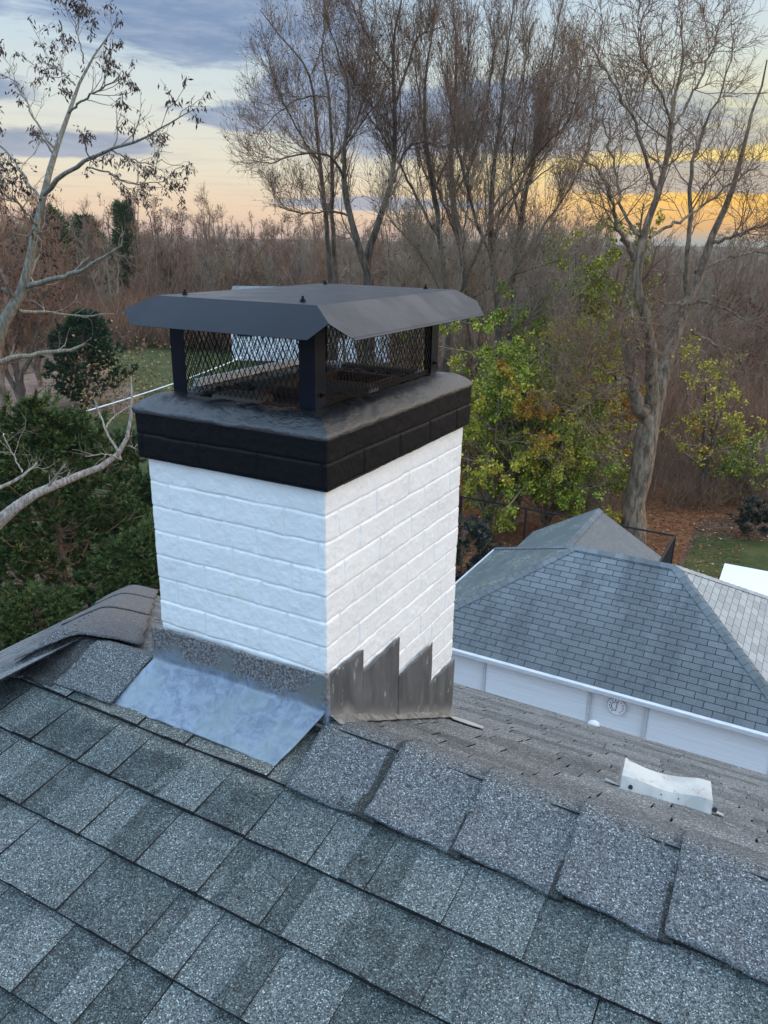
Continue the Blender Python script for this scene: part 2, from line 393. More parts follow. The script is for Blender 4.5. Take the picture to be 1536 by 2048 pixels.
def grid_faces(nu, nv, wrap=False):
    I = np.arange(nu*nv).reshape(nv, nu)
    if wrap: a = I[:-1]; b = np.roll(I, -1, 1)[:-1]; c = np.roll(I, -1, 1)[1:]; d = I[1:]
    else: a = I[:-1, :-1]; b = I[:-1, 1:]; c = I[1:, 1:]; d = I[1:, :-1]
    return np.stack([a, b, c, d], -1).reshape(-1, 4)
# smooth value noise
def vnoise(P, sc, seed=0):
    P = np.asarray(P, float)*sc; i = np.floor(P).astype(np.int64); f = P-i; f = f*f*(3-2*f)
    def h(a):
        x = (a[..., 0]*73856093) ^ (a[..., 1]*19349663) ^ (a[..., 2]*83492791) ^ (seed*2654435)
        x = (x ^ (x >> 13))*1274126177 & 0x7fffffff; return ((x ^ (x >> 16)) & 0xffff)/65535.
    r = 0
    for dx in (0, 1):
        for dy in (0, 1):
            for dz in (0, 1):
                w = (f[..., 0] if dx else 1-f[..., 0])*(f[..., 1] if dy else 1-f[..., 1])*(f[..., 2] if dz else 1-f[..., 2])
                r = r+w*h(i+np.array([dx, dy, dz]))
    return r-.5

# ------------------------------------------------------------------ setting: ground
def sheet(name, poly, z, mat):
    me = raw_mesh(name, [(x, y, z) for x, y in poly], [list(range(len(poly)))], mat)
    return tag(obj(name, me), kind='structure')
sheet('ground', [(-2500, -600), (2500, -600), (2500, 3500), (-2500, 3500)], GZ, 'ground')
sheet('lawn', [(-1.45, 11), (14, 11), (14, 25.6), (6, 26.4), (1.5, 26.0), (-1.45, 25.3)], GZ+.006, 'grass')
sheet('lawn', [(-44, 12), (-30, 8), (-12, 14), (-20, 33), (-30, 44), (-52, 56), (-56, 48), (-36, 30)], GZ+.006, 'grass')
sheet('leaf_litter_ground', [(-16, 16.5), (-1.6, 16.5), (-1.6, 27), (3, 31), (-16, 31)], GZ+.010, 'leafy_soil')
sheet('bare_soil', [(-48, 26), (-33, 21), (-32, 31), (-46, 40)], GZ+.012, 'pink_soil')

# ------------------------------------------------------------------ our house: roof
TN, ZR = math.tan(R(13.109)), -.185       # near slope
CN, SN = math.cos(R(13.109)), math.sin(R(13.109))
QF = .563                                  # far slope drop per metre
PX = -1.0                                  # where the ridge ends in hips
CF = 1/math.hypot(1, QF); SF = QF*CF
ZF = -.168
house = empty('house', (0, 1, GZ), 'two-storey house whose grey shingled roof fills the foreground', 'house')

def shingles(name, origin, ux, us, s0, exposure, n, xr, mat, parent, th=.0055, tabw=(.10, .21), teeth=True, clip=None, gap=.0025, seed=1, lift=.007, wob=.0015):
    """courses of overlapping shingles. us = unit vector DOWN the slope, s0 = butt of first course"""
    rs = np.random.default_rng(seed)
    nv = np.cross(ux, us); nv = nv if nv[2] > 0 else -nv
    mb = MB()
    def slab(x0, x1, st, sb, zt, zb, t):
        """top end st (height zt) to butt sb (height zb)"""
        j = rs.uniform(-wob, wob, 4)
        P = []
        for (x, s, z) in ((x0+j[0], st, zt), (x1+j[1], st, zt), (x1+j[2], sb+rs.uniform(-wob, wob), zb), (x0+j[3], sb+rs.uniform(-wob, wob), zb)):
            P.append((origin+ux*x+us*s, z))
        top = [p+nv*z for p, z in P]; bot = [p+nv*(z-t) for p, z in P]
        mb.add(top+bot, [[0, 1, 2, 3]]); mb.add(top+bot, [[7, 6, 5, 4], [0, 4, 5, 1], [1, 5, 6, 2], [2, 6, 7, 3], [3, 7, 4, 0]], 1)
    for k in range(n):
        sb = s0+k*exposure; st = sb-exposure-.02
        x = xr[0]-rs.uniform(0, .2)
        x1 = xr[1]
        if clip: cl = clip(sb); x = max(x, cl[0]); x1 = min(x1, cl[1])
        tooth = rs.random() < .5
        while x < x1:
            w = rs.uniform(*tabw); e = min(x+w, x1)
            if e-x > .01:
                slab(x+gap/2, e-gap/2, st, sb, .001, lift, th)
                if teeth and tooth:
                    ins = rs.uniform(0, .012)
                    slab(x+gap/2-.004, e-gap/2+.004, st+.012, sb+.002, .003, lift+th*.6, th*.6)
            tooth = not tooth if rs.random() < .85 else tooth
            x = e
    return mb.build(name, [mat, 'asphalt_edge_shade'], parent)
ox = np.array([1., 0, 0])
# underlying decks
deck = MB()
yl = -2.4
deck.slab([(-1.0-.44*2.4-.4, yl, ZR-.012+yl*TN), (3.2, yl, ZR-.012+yl*TN), (3.2, 0, ZR-.012), (PX, 0, ZR-.012)], .03)
YE = 2.52
deck.slab([(PX, 0.0, ZF-.018), (3.2, 0, ZF-.018), (3.2, YE, ZF-.018-QF*YE), (PX-YE, YE, ZF-.018-QF*YE)][::-1], .03) if False else deck.slab([(PX, 0.0, ZF-.018), (PX-YE, YE, ZF-.018-QF*YE), (3.2, YE, ZF-.018-QF*YE), (3.2, 0, ZF-.018)][::-1], .03)
# left hip slope
deck.slab([(PX, 0, ZF-.018), (PX-YE, YE, ZF-.018-QF*YE), (PX-YE, -4, ZF-.018-QF*YE), (PX-1.4, -4, ZF-1.0)], .03)
deck.build('roof_deck', 'shingle_far', house)
near = shingles('near_slope_shingles', np.array([0, 0, ZR]), ox, np.array([0, -CN, -SN]), .221, .1722, 13, (-2.2, 2.4), 'shingle_near', house, th=.013, tabw=(.06, .125), seed=5, lift=.014, gap=.002, clip=lambda s: (PX-.44*s*CN-.02, 9))
far = shingles('far_slope_shingles', np.array([0, 0, ZF]), ox, np.array([0, CF, -SF]), .12, .125, 23, (-3.6, 3.2), 'shingle_far', house, th=.004, tabw=(.12, .34), teeth=False, seed=9, lift=.009, gap=.006, wob=.003, clip=lambda s: (PX-s*CF+.05, 9))
hipl = shingles('left_slope_shingles', np.array([PX, 0, ZF]), np.array([0, 1., 0]), np.array([-CF, 0, -SF]), .12, .145, 20, (-3.5, 2.52), 'shingle_far', house, th=.005, tabw=(.2, .34), teeth=False, seed=11, gap=.004, clip=lambda s: (-.3-s*3., s*CF-.11))
# drip edges and gutter along far and left eaves
g = MB(); ze = ZF-QF*YE
g.box((-.1, YE+.012, ze-.070), (6.8, .022, .10)); g.box((PX-YE-.012, -.2, ze-.055), (.022, 5.4, .10))
g.build('fascia', 'gutter_white', house)
w = MB(); w.box((-.1, 0.0, (ze-.1+GZ)/2), (6.0, 4.4, ze-.1-GZ)); w.build('wall', 'white_siding', house)

# ridge caps
def cap_profile(ln=.215, lf=.15, n=19, lift=.010):
    """points (y, z) over the ridge, from near lower edge to far lower edge"""
    P = []
    for i in range(n):
        s = -ln+(ln+lf)*i/(n-1)
        if s < 0: y = s*CN; z = ZR-SN*(-s)+(ZF+.004-ZR)*max(0., 1+s/.14)
        else: y = s*CF; z = ZF+.004-SF*s
        P.append([y, z+lift])
    P = np.array(P)
    Q = P.copy()
    for _ in range(4): Q[1:-1] = (Q[:-2]+Q[1:-1]*1.2+Q[2:])/3.2
    return Q
def ridge_cap(x0, x1, mat, lift_l=.020, lift_r=.009, th=.006, seed=0, skew=0., ln=.236, lf=.17, dark=99., m=10):
    """bent cap; left end raised over the cap before it"""
    rs = np.random.default_rng(100+seed)
    prof = cap_profile(ln, lf); n = len(prof)
    V = []
    for k in (0, 1):
        for j in range(m):
            u = j/(m-1)
            for i, (y, z) in enumerate(prof):
                v = i/(n-1); x = x0+(x1-x0)*u+skew*(v-.5)
                l = (lift_l*(1-u)**1.3+lift_r*u)*(1 if v < .6 else 1-.85*((v-.6)/.4))
                e = .004*math.sin(u*9+seed)*(1 if i in (0, n-1) else .2)+rs.uniform(-.0012, .0012)
                zz = z+l+e+(.006*((.25-v)/.25)**2 if v < .25 else 0)-k*th
                V.append((x+rs.uniform(-.0015, .0015)*(j in (0, m-1)), y+(-.003*math.sin(7*u+seed) if i == 0 else 0), zz))
    V = np.array(V); F = grid_faces(n, m)
    Fb = grid_faces(n, m)[:, ::-1]+n*m
    b = [r for r in range(n)]+[j*n+n-1 for j in range(1, m)]+[(m-1)*n+i for i in range(n-2, -1, -1)]+[j*n for j in range(m-2, 0, -1)]
    sd = np.array([[b[i], b[i]+n*m, b[(i+1) % len(b)]+n*m, b[(i+1) % len(b)]] for i in range(len(b))])
    Fa = np.concatenate([F, Fb, sd])
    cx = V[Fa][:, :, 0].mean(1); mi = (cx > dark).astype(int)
    return V, Fa, mi
xs = [.005, .250, .487, .731, .960, 1.19, 1.43, 1.67]
mb = MB()
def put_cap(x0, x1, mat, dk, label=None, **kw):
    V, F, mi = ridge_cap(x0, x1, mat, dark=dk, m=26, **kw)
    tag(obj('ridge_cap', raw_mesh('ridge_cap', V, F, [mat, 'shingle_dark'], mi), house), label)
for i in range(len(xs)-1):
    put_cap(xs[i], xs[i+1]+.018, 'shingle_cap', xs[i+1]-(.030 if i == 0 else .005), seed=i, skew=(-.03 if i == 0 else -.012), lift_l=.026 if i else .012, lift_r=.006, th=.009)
put_cap(-.905, -.655, 'shingle_cap', 99, seed=9, lift_l=.012, lift_r=.022, skew=-.02, ln=.205, lf=.10)
put_cap(-1.03, -.89, 'shingle_dark', 99, 'dark bent ridge cap with worn granules', seed=10, lift_l=.016, lift_r=.010, ln=.222, lf=.1)
put_cap(-1.10, -1.02, 'shingle_cap', 99, seed=12, lift_l=.008, lift_r=.010, ln=.235, lf=.08)

# hip caps running back and down to the far left corner
hd = np.array([-1, 1, -QF]); hl = np.linalg.norm(hd); hd = hd/hl; hs = np.array([1, 1, 0])/math.sqrt(2)
def hip_cap(s0, s1, lift0, lift1, seed, wid=.2, mat='shingle_pink'):
    rs = np.random.default_rng(seed); n, m = 17, 14; V = []
    for k in (0, 1):
        for j in range(m):
            u = j/(m-1); s = s0+(s1-s0)*u
            for i in range(n):
                q = -1+2*i/(n-1); a = q*wid
                drop = QF/math.sqrt(2)*(math.sqrt(a*a+.045**2)-.045)*1.08
                edge = .006*math.sin(11*u*(s1-s0)+seed+i) if i in (0, n-1) else 0
                p = np.array([PX, 0, ZF])+hd*(s+(.012*math.sin(i*1.3+seed) if j in (0, m-1) else 0))+hs*(a+edge)+np.array([0, 0, .012-drop+(lift0*(1-u)+lift1*u)-k*.006])
                V.append(p)
    V = np.array(V); V[:, 2] += vnoise(V*[1, 1, 0], 3, 7)*.014
    F = grid_faces(n, m); Fb = F[:, ::-1]+n*m
    b = list(range(n))+[j*n+n-1 for j in range(1, m)]+[(m-1)*n+i for i in range(n-2, -1, -1)]+[j*n for j in range(m-2, 0, -1)]
    sd = np.array([[b[i], b[i]+n*m, b[(i+1) % len(b)]+n*m, b[(i+1) % len(b)]] for i in range(len(b))])
    tag(obj('hip_cap', raw_mesh('hip_cap', V, np.concatenate([F, Fb, sd]), mat, smooth=False), house), 'pinkish weathered hip cap')
hip_cap(-.06, 1.2, .016, .016, 60); hip_cap(1.15, 2.6, .024, .018, 61); hip_cap(2.55, 4.0, .026, .018, 63)

# apron flashing in front of the chimney
nu, nv = 110, 60
V = np.zeros((nv, nu, 3))
for j in range(nv):
    v = j/(nv-1)
    for i in range(nu):
        u = i/(nu-1)
        ztop = -.020+.016*u
        # path: up the brick, curve, then out over the ridge and down the near slope
        L1, L2 = .115, .235; s = v*(L1+L2)
        if s < L1: x = -.640+.645*u; y = -.012; z = ztop-s
        else:
            k = (s-L1)/L2; x = (-.640-.045*k)+u*(.645-.045*k+.045*k*0); x = (-.640-.040*k)*(1-u)+(.005-.055*k)*u
            y = -.012-.170*k; yb = y
            z0 = ztop-L1; zend = ZR+.016+(-.182)*TN
            z = z0+(zend-z0)*k-.008*math.sin(math.pi*k)*(1-k)
        V[j, i] = (x, y, z)
for _ in range(3): V[1:-1] = (V[:-2]+V[1:-1]*2+V[2:])/4
nz = vnoise(V, 9, 3)*.010+vnoise(V, 34, 5)*.004+vnoise(V, 90, 6)*.0016
V[..., 2] += nz; V[..., 1] -= np.abs(nz)*.6
Vf = V.reshape(-1, 3); F = grid_faces(nu, nv)
apr = obj('apron_flashing', raw_mesh('apron_flashing', Vf, F, 'apron_metal', smooth=True), house)
sm = apr.modifiers.new('solid', 'SOLIDIFY'); sm.thickness = .004; sm.offset = -1

# ------------------------------------------------------------------ chimney
CW, CDp, COURSE, ZB = .61, .886, .0765, .5305
chim = empty('chimney', (-.305, .44, -.6), 'white painted brick chimney with black crown and dark step flashing', 'chimney')
def brick_shell(name, x0, x1, y0, y1, z0, z1, course, ztop, mat, du=.003, joint=.0064, depth=.0042, rad=.005, seed=0, brick=.2033, offs=0, rough=.0018, nj=None):
    W_, D_ = x1-x0, y1-y0
    def side(n0, L): return np.arange(0, L, L/max(2, int(L/du)))
    segs = []
    a = side(0, W_); segs.append(np.stack([x0+a, np.full(len(a), y0), np.zeros(len(a)), -np.ones(len(a)), a+0], 1))
    b = side(0, D_); segs.append(np.stack([np.full(len(b), x1), y0+b, np.ones(len(b)), np.zeros(len(b)), W_+b], 1))
    c = np.arange(0, W_, W_/60); segs.append(np.stack([x1-c, np.full(len(c), y1), np.zeros(len(c)), np.ones(len(c)), W_+D_+c], 1))
    d = np.arange(0, D_, D_/60); segs.append(np.stack([np.full(len(d), x0), y1-d, -np.ones(len(d)), np.zeros(len(d)), 2*W_+D_+d], 1))
    Pm = np.concatenate(segs); nu = len(Pm); nv = int((z1-z0)/du)+1
    zz = np.linspace(z0, z1, nv)
    # corner normals
    X, Y = Pm[:, 0], Pm[:, 1]; nx, ny = Pm[:, 2].copy(), Pm[:, 3].copy()
    for cx, cy, sx, sy in ((x0, y0, -1, -1), (x1, y0, 1, -1), (x1, y1, 1, 1), (x0, y1, -1, 1)):
        m = (abs(X-cx) < 1e-6) & (abs(Y-cy) < 1e-6); nx[m] = sx; ny[m] = sy
    edge = np.minimum.reduce([np.hypot(X-cx, Y-cy) for cx, cy in ((x0, y0), (x1, y0), (x1, y1), (x0, y1))])
    V = np.zeros((nv, nu, 3)); u = Pm[:, 4]
    for j, z in enumerate(zz):
        k = math.floor((ztop-z)/course+1e-6); rs = np.random.default_rng(seed*1000+k+50)
        P3 = np.stack([X, Y, np.full(nu, z)], 1)
        wav = vnoise(P3, 22, seed)*.0035+vnoise(P3, 6, seed+4)*.003+vnoise(P3, 70, seed+6)*.0012
        fz = ((ztop-z+wav)/course) % 1; dz = np.minimum(fz, 1-fz)*course
        # vertical joints, staggered
        tilt = 0
        off = (0 if k % 2 == 0 else .5)*brick+rs.uniform(-.012, .012)+offs
        fu = ((u+off+vnoise(P3, 14, seed+8)*.006)/brick) % 1; dx = np.minimum(fu, 1-fu)*brick
        hide = (np.floor((u+off)/brick).astype(int)*7+k*3) % 7 == 0
        jd = np.minimum(dz, np.where(hide, dx+.004, dx*.85))
        prof = 1-np.clip(1-(jd/joint), 0, 1)**2
        bk = np.floor((u+off)/brick).astype(int)
        bo = (np.sin(bk*12.9898+k*78.233)*43758.5453) % 1
        h = -depth*(1-prof)+(bo-.5)*.0022*prof
        h += vnoise(P3, 40, seed+1)*rough+vnoise(P3, 110, seed+2)*rough*.55+vnoise(P3, 9, seed+3)*.003
        rd = np.clip((rad-edge)/rad, 0, 1)**2*rad*.45
        h = h-rd
        V[j, :, 0] = X+nx*h; V[j, :, 1] = Y+ny*h; V[j, :, 2] = z
    F = grid_faces(nu, nv, True)
    return raw_mesh(name, V.reshape(-1, 3), F, mat, smooth=True), V
me, _ = brick_shell('brick_shaft', -CW, 0, 0, CDp, -.95, ZB+.004, COURSE, ZB, 'white_paint', offs=.02)
obj('brick_shaft', me, chim)
o_ = .018
me, cv_ = brick_shell('crown_bricks', -CW-o_, o_, -o_, CDp+o_, ZB-.004, .668, .0693, .668, 'black_paint', seed=3, offs=.09, depth=.005, rough=.0018)
obj('crown_bricks', me, chim)
sof = MB(); sof.box((-CW/2, CDp/2, ZB-.001), (CW+2*o_-.008, CDp+2*o_-.008, .006)); sof.build('crown_soffit', 'black_paint', chim)
# mortar wash: from the crown's edge up to the cap's feet, then a dished top
n = 240
ang = []
def loop(inset, z, cnt=(90, 130)):
    x0, x1, y0, y1 = -CW-o_+inset, o_-inset, -o_+inset, CDp+o_-inset; P = []
    a, b = cnt
    for i in range(a): P.append((x0+(x1-x0)*i/a, y0, z))
    for i in range(b): P.append((x1, y0+(y1-y0)*i/b, z))
    for i in range(a): P.append((x1-(x1-x0)*i/a, y1, z))
    for i in range(b): P.append((x0, y1-(y1-y0)*i/b, z))
    return np.array(P)
rings = [(-.002, .658), (-.0045, .666), (-.002, .672), (.004, .6775), (.012, .685), (.021, .692), (.031, .699), (.043, .704), (.058, .7055), (.074, .705), (.09, .705), (.108, .703), (.125, .695), (.14, .68), (.16, .655)]
V = np.stack([loop(a, z) for a, z in rings]);
nz = vnoise(V, 14, 2)*.005+vnoise(V, 38, 3)*.0045+vnoise(V, 62, 4)*.0065+vnoise(V, 160, 9)*.0025
V[2:, :, 2] += nz[2:]; V[1, :, 2] += nz[1]*.6
V[0:2, :, :2] += (vnoise(V[0:2], 20, 7)*.006)[..., None]
obj('mortar_wash', raw_mesh('mortar_wash', V.reshape(-1, 3), grid_faces(V.shape[1], V.shape[0], True), 'black_wash', smooth=True), chim)
tp = MB(); tp.box((-.305, .443, .645), (.5, .78, .03)); tp.build('crown_top', 'soot', chim)
for cy_ in (.27, .64):
    fb = MB(); w_, d_, h_ = .25, .24, .034
    zc = .66+h_/2
    for sx_, sy_, lx, ly in ((-1, 0, .022, d_), (1, 0, .022, d_), (0, -1, w_-.044, .022), (0, 1, w_-.044, .022)):
        fb.box((-.31+sx_*(w_/2-.011), cy_+sy_*(d_/2-.011), zc), (lx, ly, h_))
    fl = fb.build('flue_tile', 'clay', chim)
ms = MB()
for (x_, y_, a_, b_, h_) in ((-.38, .16, .16, .10, .05), (-.2, .43, .2, .07, .06), (-.45, .5, .08, .3, .045), (-.3, .82, .3, .06, .05)):
    ms.box((x_, y_, .66+h_/2), (a_, b_, h_))
bevel(ms.build('mortar_bed', 'soot', chim), .015, 3)

# step flashing on the right side
fz = lambda y: -.158-.563*y
steps = [((0.0, -.006), (.178, -.012)), ((.184, -.092), (.417, -.084)), ((.421, -.229), (.672, -.226)), ((.678, -.392), (.889, -.400))]
for i, ((ya, za), (yb, zb)) in enumerate(steps):
    y1_ = yb+.002; ys = np.linspace(ya-(.004 if i else -.0), y1_, 26); nv = 30; V = []
    rs = np.random.default_rng(i)
    xo = .0085+.0022*((i+1) % 2)
    for y in ys:
        tt = (y-ya)/(yb-ya); ztop = za+(zb-za)*tt+.0025*math.sin(tt*17+i)+rs.uniform(-.0012, .0012); zbt = fz(y)-.012
        for j in range(nv):
            v = j/(nv-1); V.append((xo, y, ztop+(zbt-ztop)*v))
    V = np.array(V).reshape(len(ys), nv, 3); V[..., 0] += vnoise(V, 16, 40+i)*.0018+vnoise(V, 6, 50+i)*.004
    fo = obj('step_flashing', raw_mesh('step_flashing', V.reshape(-1, 3), grid_faces(nv, len(ys)), 'lead', smooth=True), chim)
    s_ = fo.modifiers.new('solid', 'SOLIDIFY'); s_.thickness = .003; s_.offset = 0
# lead return round the near corner and mortar fillet at the foot
V = []
ys = np.linspace(-.005, .9, 90)
for y in ys:
    for j in range(8):
        v = j/7; a = v*math.pi/2
        wdt = .020+.02*math.exp(-((y-.05)/.07)**2)
        V.append((.006+wdt*math.sin(a)*1.2, y, fz(y)+.006+(.016+.004*math.sin(y*13))*math.cos(a)**2))
V = np.array(V); V[:, 2] += vnoise(V, 50, 3)*.004; V[:, 0] += vnoise(V, 17, 5)*.012
obj('mortar_fillet', raw_mesh('mortar_fillet', V, grid_faces(8, len(ys)), 'mortar', smooth=True), chim)
cb = MB(); cb.box((.002, -.006, -.085), (.020, .022, .16)); bevel(cb.build('corner_flashing', 'apron_metal', chim), .006, 3)

# ------------------------------------------------------------------ chimney cap
cap = empty('rain_cap', (-.305, .45, .70), 'black steel rain cap with flat lid on four legs and diamond mesh sides', 'chimney cap')
ZT, ZM, ZL = .975, .9385, .902
tx0, tx1, ty0, ty1 = -.575, -.050, .050, .880
mx0, mx1, my0, my1 = -.655, .011, .008, .925
cut = .046
T = [(tx0, ty0, ZT), (tx1, ty0, ZT), (tx1, ty1, ZT), (tx0, ty1, ZT)]
Mp = [(mx0, my0, ZM), (mx1, my0, ZM), (mx1, my1, ZM), (mx0, my1, ZM)]
lid = MB()
nt = 12
def lerp(a, b, k): return tuple(np.array(a)*(1-k)+np.array(b)*k)
# slightly cross-broken top
ctr = ((tx0+tx1)/2, (ty0+ty1)/2, ZT+.006)
lid.add(T+[ctr], [[0, 1, 4], [1, 2, 4], [2, 3, 4], [3, 0, 4]])
for i in range(4):
    a, b = T[i], T[(i+1) % 4]; c, d = Mp[(i+1) % 4], Mp[i]
    e = (np.array(c)-np.array(d)); e = e/np.linalg.norm(e)
    nrm = np.array([e[1], -e[0], 0])
    ex = abs(np.dot(np.array(c)-np.array(b), nrm)); ext = ex*(ZT-ZL)/(ZT-ZM)-ex
    k1, k0 = {0: (.034, .062), 1: (.085, .020), 3: (.11, .046)}.get(i, (.046, .046))
    lo1 = np.array(c)-e*k1+nrm*ext; lo0 = np.array(d)+e*k0+nrm*ext
    lo1[2] = ZL; lo0[2] = ZL
    hem0, hem1 = lo0-nrm*.008+np.array([0, 0, .006]), lo1-nrm*.008+np.array([0, 0, .006])
    lid.add([a, b, c, lo1, lo0, d, hem0, hem1], [[0, 5, 2, 1], [5, 4, 3, 2], [4, 6, 7, 3]])
lo = lid.build('lid', 'cap_metal', cap)
s_ = lo.modifiers.new('solid', 'SOLIDIFY'); s_.thickness = .0015; s_.offset = 0
for (bx, by) in ((-.135, .115), (-.53, .115), (-.135, .83), (-.53, .83)):
    b = MB(); b.cyl((bx, by, ZT+.001), (bx, by, ZT+.0035), .0085, 14); b.cyl((bx, by, ZT+.0035), (bx, by, ZT+.0095), .0065, 6); b.cyl((bx, by, ZT+.0095), (bx, by, ZT+.016), .0032, 8)
    b.build('bolt', 'mesh_metal', cap)
px0, px1, py0, py1 = -.588, -.094, .105, .856
lw = .05
for (x_, y_, sx_, sy_) in ((px1, py0, -1, 1), (px0, py0, 1, 1), (px1, py1, -1, -1), (px0, py1, 1, -1)):
    l = MB(); th = .0025; zb_, zt_ = .700, ZT-.004
    l.box((x_+sx_*lw/2, y_+sy_*th/2, (zb_+zt_)/2), (lw, th, zt_-zb_)); l.box((x_+sx_*th/2, y_+sy_*(th+(lw-th)/2), (zb_+zt_)/2), (th, lw-th, zt_-zb_))
    leg = l.build('leg', 'cap_metal', cap)
    b = MB()
    bx_ = x_-sx_*.001; by_ = y_+sy_*.03; b.cyl((bx_, by_, .738), (bx_-sx_*.004, by_, .738), .007, 6); b.cyl((bx_-sx_*.004, by_, .738), (bx_-sx_*.013, by_, .738), .003, 8)
    if sx_ < 0 or True: b.build('leg_bolt', 'mesh_metal', leg)
# bottom rails
for (a, b_) in (((px0, py0), (px1, py0)), ((px1, py0), (px1, py1)), ((px1, py1), (px0, py1)), ((px0, py1), (px0, py0))):
    pass
def panel(a, b, z0, z1, inset=.0):
    a = np.array([*a, 0.]); b = np.array([*b, 0.]); L = np.linalg.norm(b-a); d = (b-a)/L
    nrm = np.array([d[1], -d[0], 0]); H = z1-z0; cw, ch = .0185, .037; mb = MB()
    slope = ch/cw
    up = np.array([0, 0, 1.])
    def seg(s0, h0, s1, h1):
        mb.bar(a+d*s0+up*(z0+h0), a+d*s1+up*(z0+h1), .0021, up=nrm, h=.0012)
    n_ = int((L+H/slope)/cw)+1
    for i in range(-int(H/slope/cw)-1, n_):
        for sgn in (1, -1):
            s_at0 = i*cw
            if sgn == 1: s0, s1 = s_at0, s_at0+H/slope
            else: s0, s1 = s_at0+H/slope, s_at0
            h0, h1 = 0, H
            # clip to 0..L
            def cl(s): return max(0, min(L, s))
            if max(s0, s1) <= 0 or min(s0, s1) >= L: continue
            f = lambda s: (s-s0)/(s1-s0)*H
            c0, c1 = cl(s0), cl(s1); seg(c0, f(c0), c1, f(c1))
    return mb.build('mesh_panel', 'mesh_metal', cap)
e_ = .004
panel((px0+.02, py0+e_), (px1-.02, py0+e_), .708, ZT-.006); panel((px1-e_, py0+.02), (px1-e_, py1-.02), .708, ZT-.006)
panel((px0+e_, py1-.02), (px0+e_, py0+.02), .708, ZT-.006); panel((px1-.02, py1-e_), (px0+.02, py1-e_), .708, ZT-.006)
rl = MB(); rl.box((px0+.014, (py0+py1)/2+.02, .717), (.022, py1-py0-.12, .020)); tag(rl.build('bottom_rail', 'rail_sky_sheen', cap), 'bare bottom rail on the left side with sky sheen painted in')
rl = MB(); rl.box((px1-.012, (py0+py1)/2, .709), (.006, py1-py0-.11, .014)); rl.build('bottom_rail', 'mesh_metal', cap)

# ------------------------------------------------------------------ bits on the far slope
def farz(y): return ZF-QF*y
sc = MB()
un = np.array([0, SF, CF]); dn = np.array([0, CF, -SF])
A0 = np.array([.735, .50, farz(.50)+.008]); dirx = np.array([.965, .262*CF, -.262*SF]); dirx /= np.linalg.norm(dirx)
ey = np.cross(un, dirx)
ey = ey/np.linalg.norm(ey)
Lx = .27; nn_ = 14
def P_(u, q, h): return A0+dirx*u+ey*q+un*h
V = []; 
for i in range(nn_):
    k = i/(nn_-1); sag = .012*math.sin(math.pi*min(1, k*1.15)); w2 = .075
    V += [P_(k*Lx, -.004*math.sin(k*14), -.002), P_(k*Lx, .010, .036-sag*.5+.003*math.sin(k*9)), P_(k*Lx+.01*(k < .05), w2, .084-sag*1.5), P_(k*Lx, w2+.01, .0)]
Fq = []
for i in range(nn_-1):
    for j in range(3): Fq.append([i*4+j, i*4+j+1, i*4+j+5, i*4+j+4])
Fq.append([0, 1, 2, 3]); Fq.append([(nn_-1)*4+j for j in (3, 2, 1, 0)])
sc.add(V, Fq)
scrap_root = empty('sheet_metal_vent', tuple(A0), 'short white battered box vent with dented top on the far roof slope', 'roof vent')
sb_ = sc.build('vent_hood', 'scrap_white', scrap_root); s_ = sb_.modifiers.new('solid', 'SOLIDIFY'); s_.thickness = .002
for u0, u1, q in ((-.042, .0, .02), (Lx, Lx+.04, .02)):
    tb = MB(); tb.slab([P_(u0, q, .010), P_(u1, q-.004, .006), P_(u1, q+.022, .006), P_(u0, q+.018, .012)], .003); tb.build('tab', 'scrap_white', scrap_root)
for (u, hh, r_) in ((.275, .016, .008), (.030, .012, .007), (.12, .016, .0022), (.17, .018, .0022)):
    rh = MB(); c_ = P_(u, -.0055, hh); rh.cyl(c_, c_-ey*.0012, r_, 9); rh.build('rust_hole', 'ink', scrap_root)
pf = MB(); c0 = np.array([.05, .80, 0]);
pts = [(.02, .84), (.055, .80), (.12, .79), (.175, .80), (.165, .84), (.11, .87), (.06, .88), (.025, .87)]
pf.slab([np.array([x, y, farz(y)+.017]) for x, y in pts], .003)
tag(pf.build('flashing_scrap', 'scrap_white'), 'thin flat white scrap lying beside the foot of the chimney', 'scrap')
dm = MB(); cx_, cy_ = .26, 2.46
for i in range(5):
    a0, a1 = i*18, (i+1)*18
    zc = farz(cy_)+.01
    dm.cyl((cx_, cy_, zc+.02*math.sin(R(a0))), (cx_, cy_, zc+.02*math.sin(R(a1))+.0001), .035*math.cos(R(a0)), 20, r2=max(.001, .035*math.cos(R(a1))))
tag(dm.build('vent_cap', 'gutter_white'), 'small round white cap at the edge of the far roof slope', 'vent cap')

# ------------------------------------------------------------------ garage
GE, GR = -5.8, -4.40
gx0, gx1, gy0, gy1 = -4.87, 1.91, 10.0, 14.94; gyc = 12.47; rx0, rx1 = -2.40, -.56
gar = empty('garage', (-1.5, 12.5, GZ), 'white garage with weathered blue grey shingle hip roof beyond the eave', 'garage')
wl = MB(); 
wl.box(((gx0+gx1)/2, gyc, (GE-.12+GZ)/2), (gx1-gx0-.36, gy1-gy0-.36, GE-.12-GZ)); wl.box((-2.88, 15.4, (GE-.1+GZ)/2), (2.7, 1.7, GE-.1-GZ))
wl.build('wall', 'white_siding', gar)
dk = MB()
Pz = .02
corners = dict(fl=(gx0, gy0, GE), fr=(gx1, gy0, GE), bl=(gx0, gy1, GE), br=(gx1, gy1, GE), pl=(rx0, gyc, GR), pr=(rx1, gyc, GR))
lower = lambda p: (p[0], p[1], p[2]-.004)
dk.slab([lower(corners[k]) for k in ('fl', 'fr', 'pr', 'pl')], .02, 0)
dk.slab([lower(corners[k]) for k in ('br', 'bl', 'pl', 'pr')], .02, 0)
dk.slab([lower(corners[k]) for k in ('bl', 'fl', 'pl')], .02, 0)
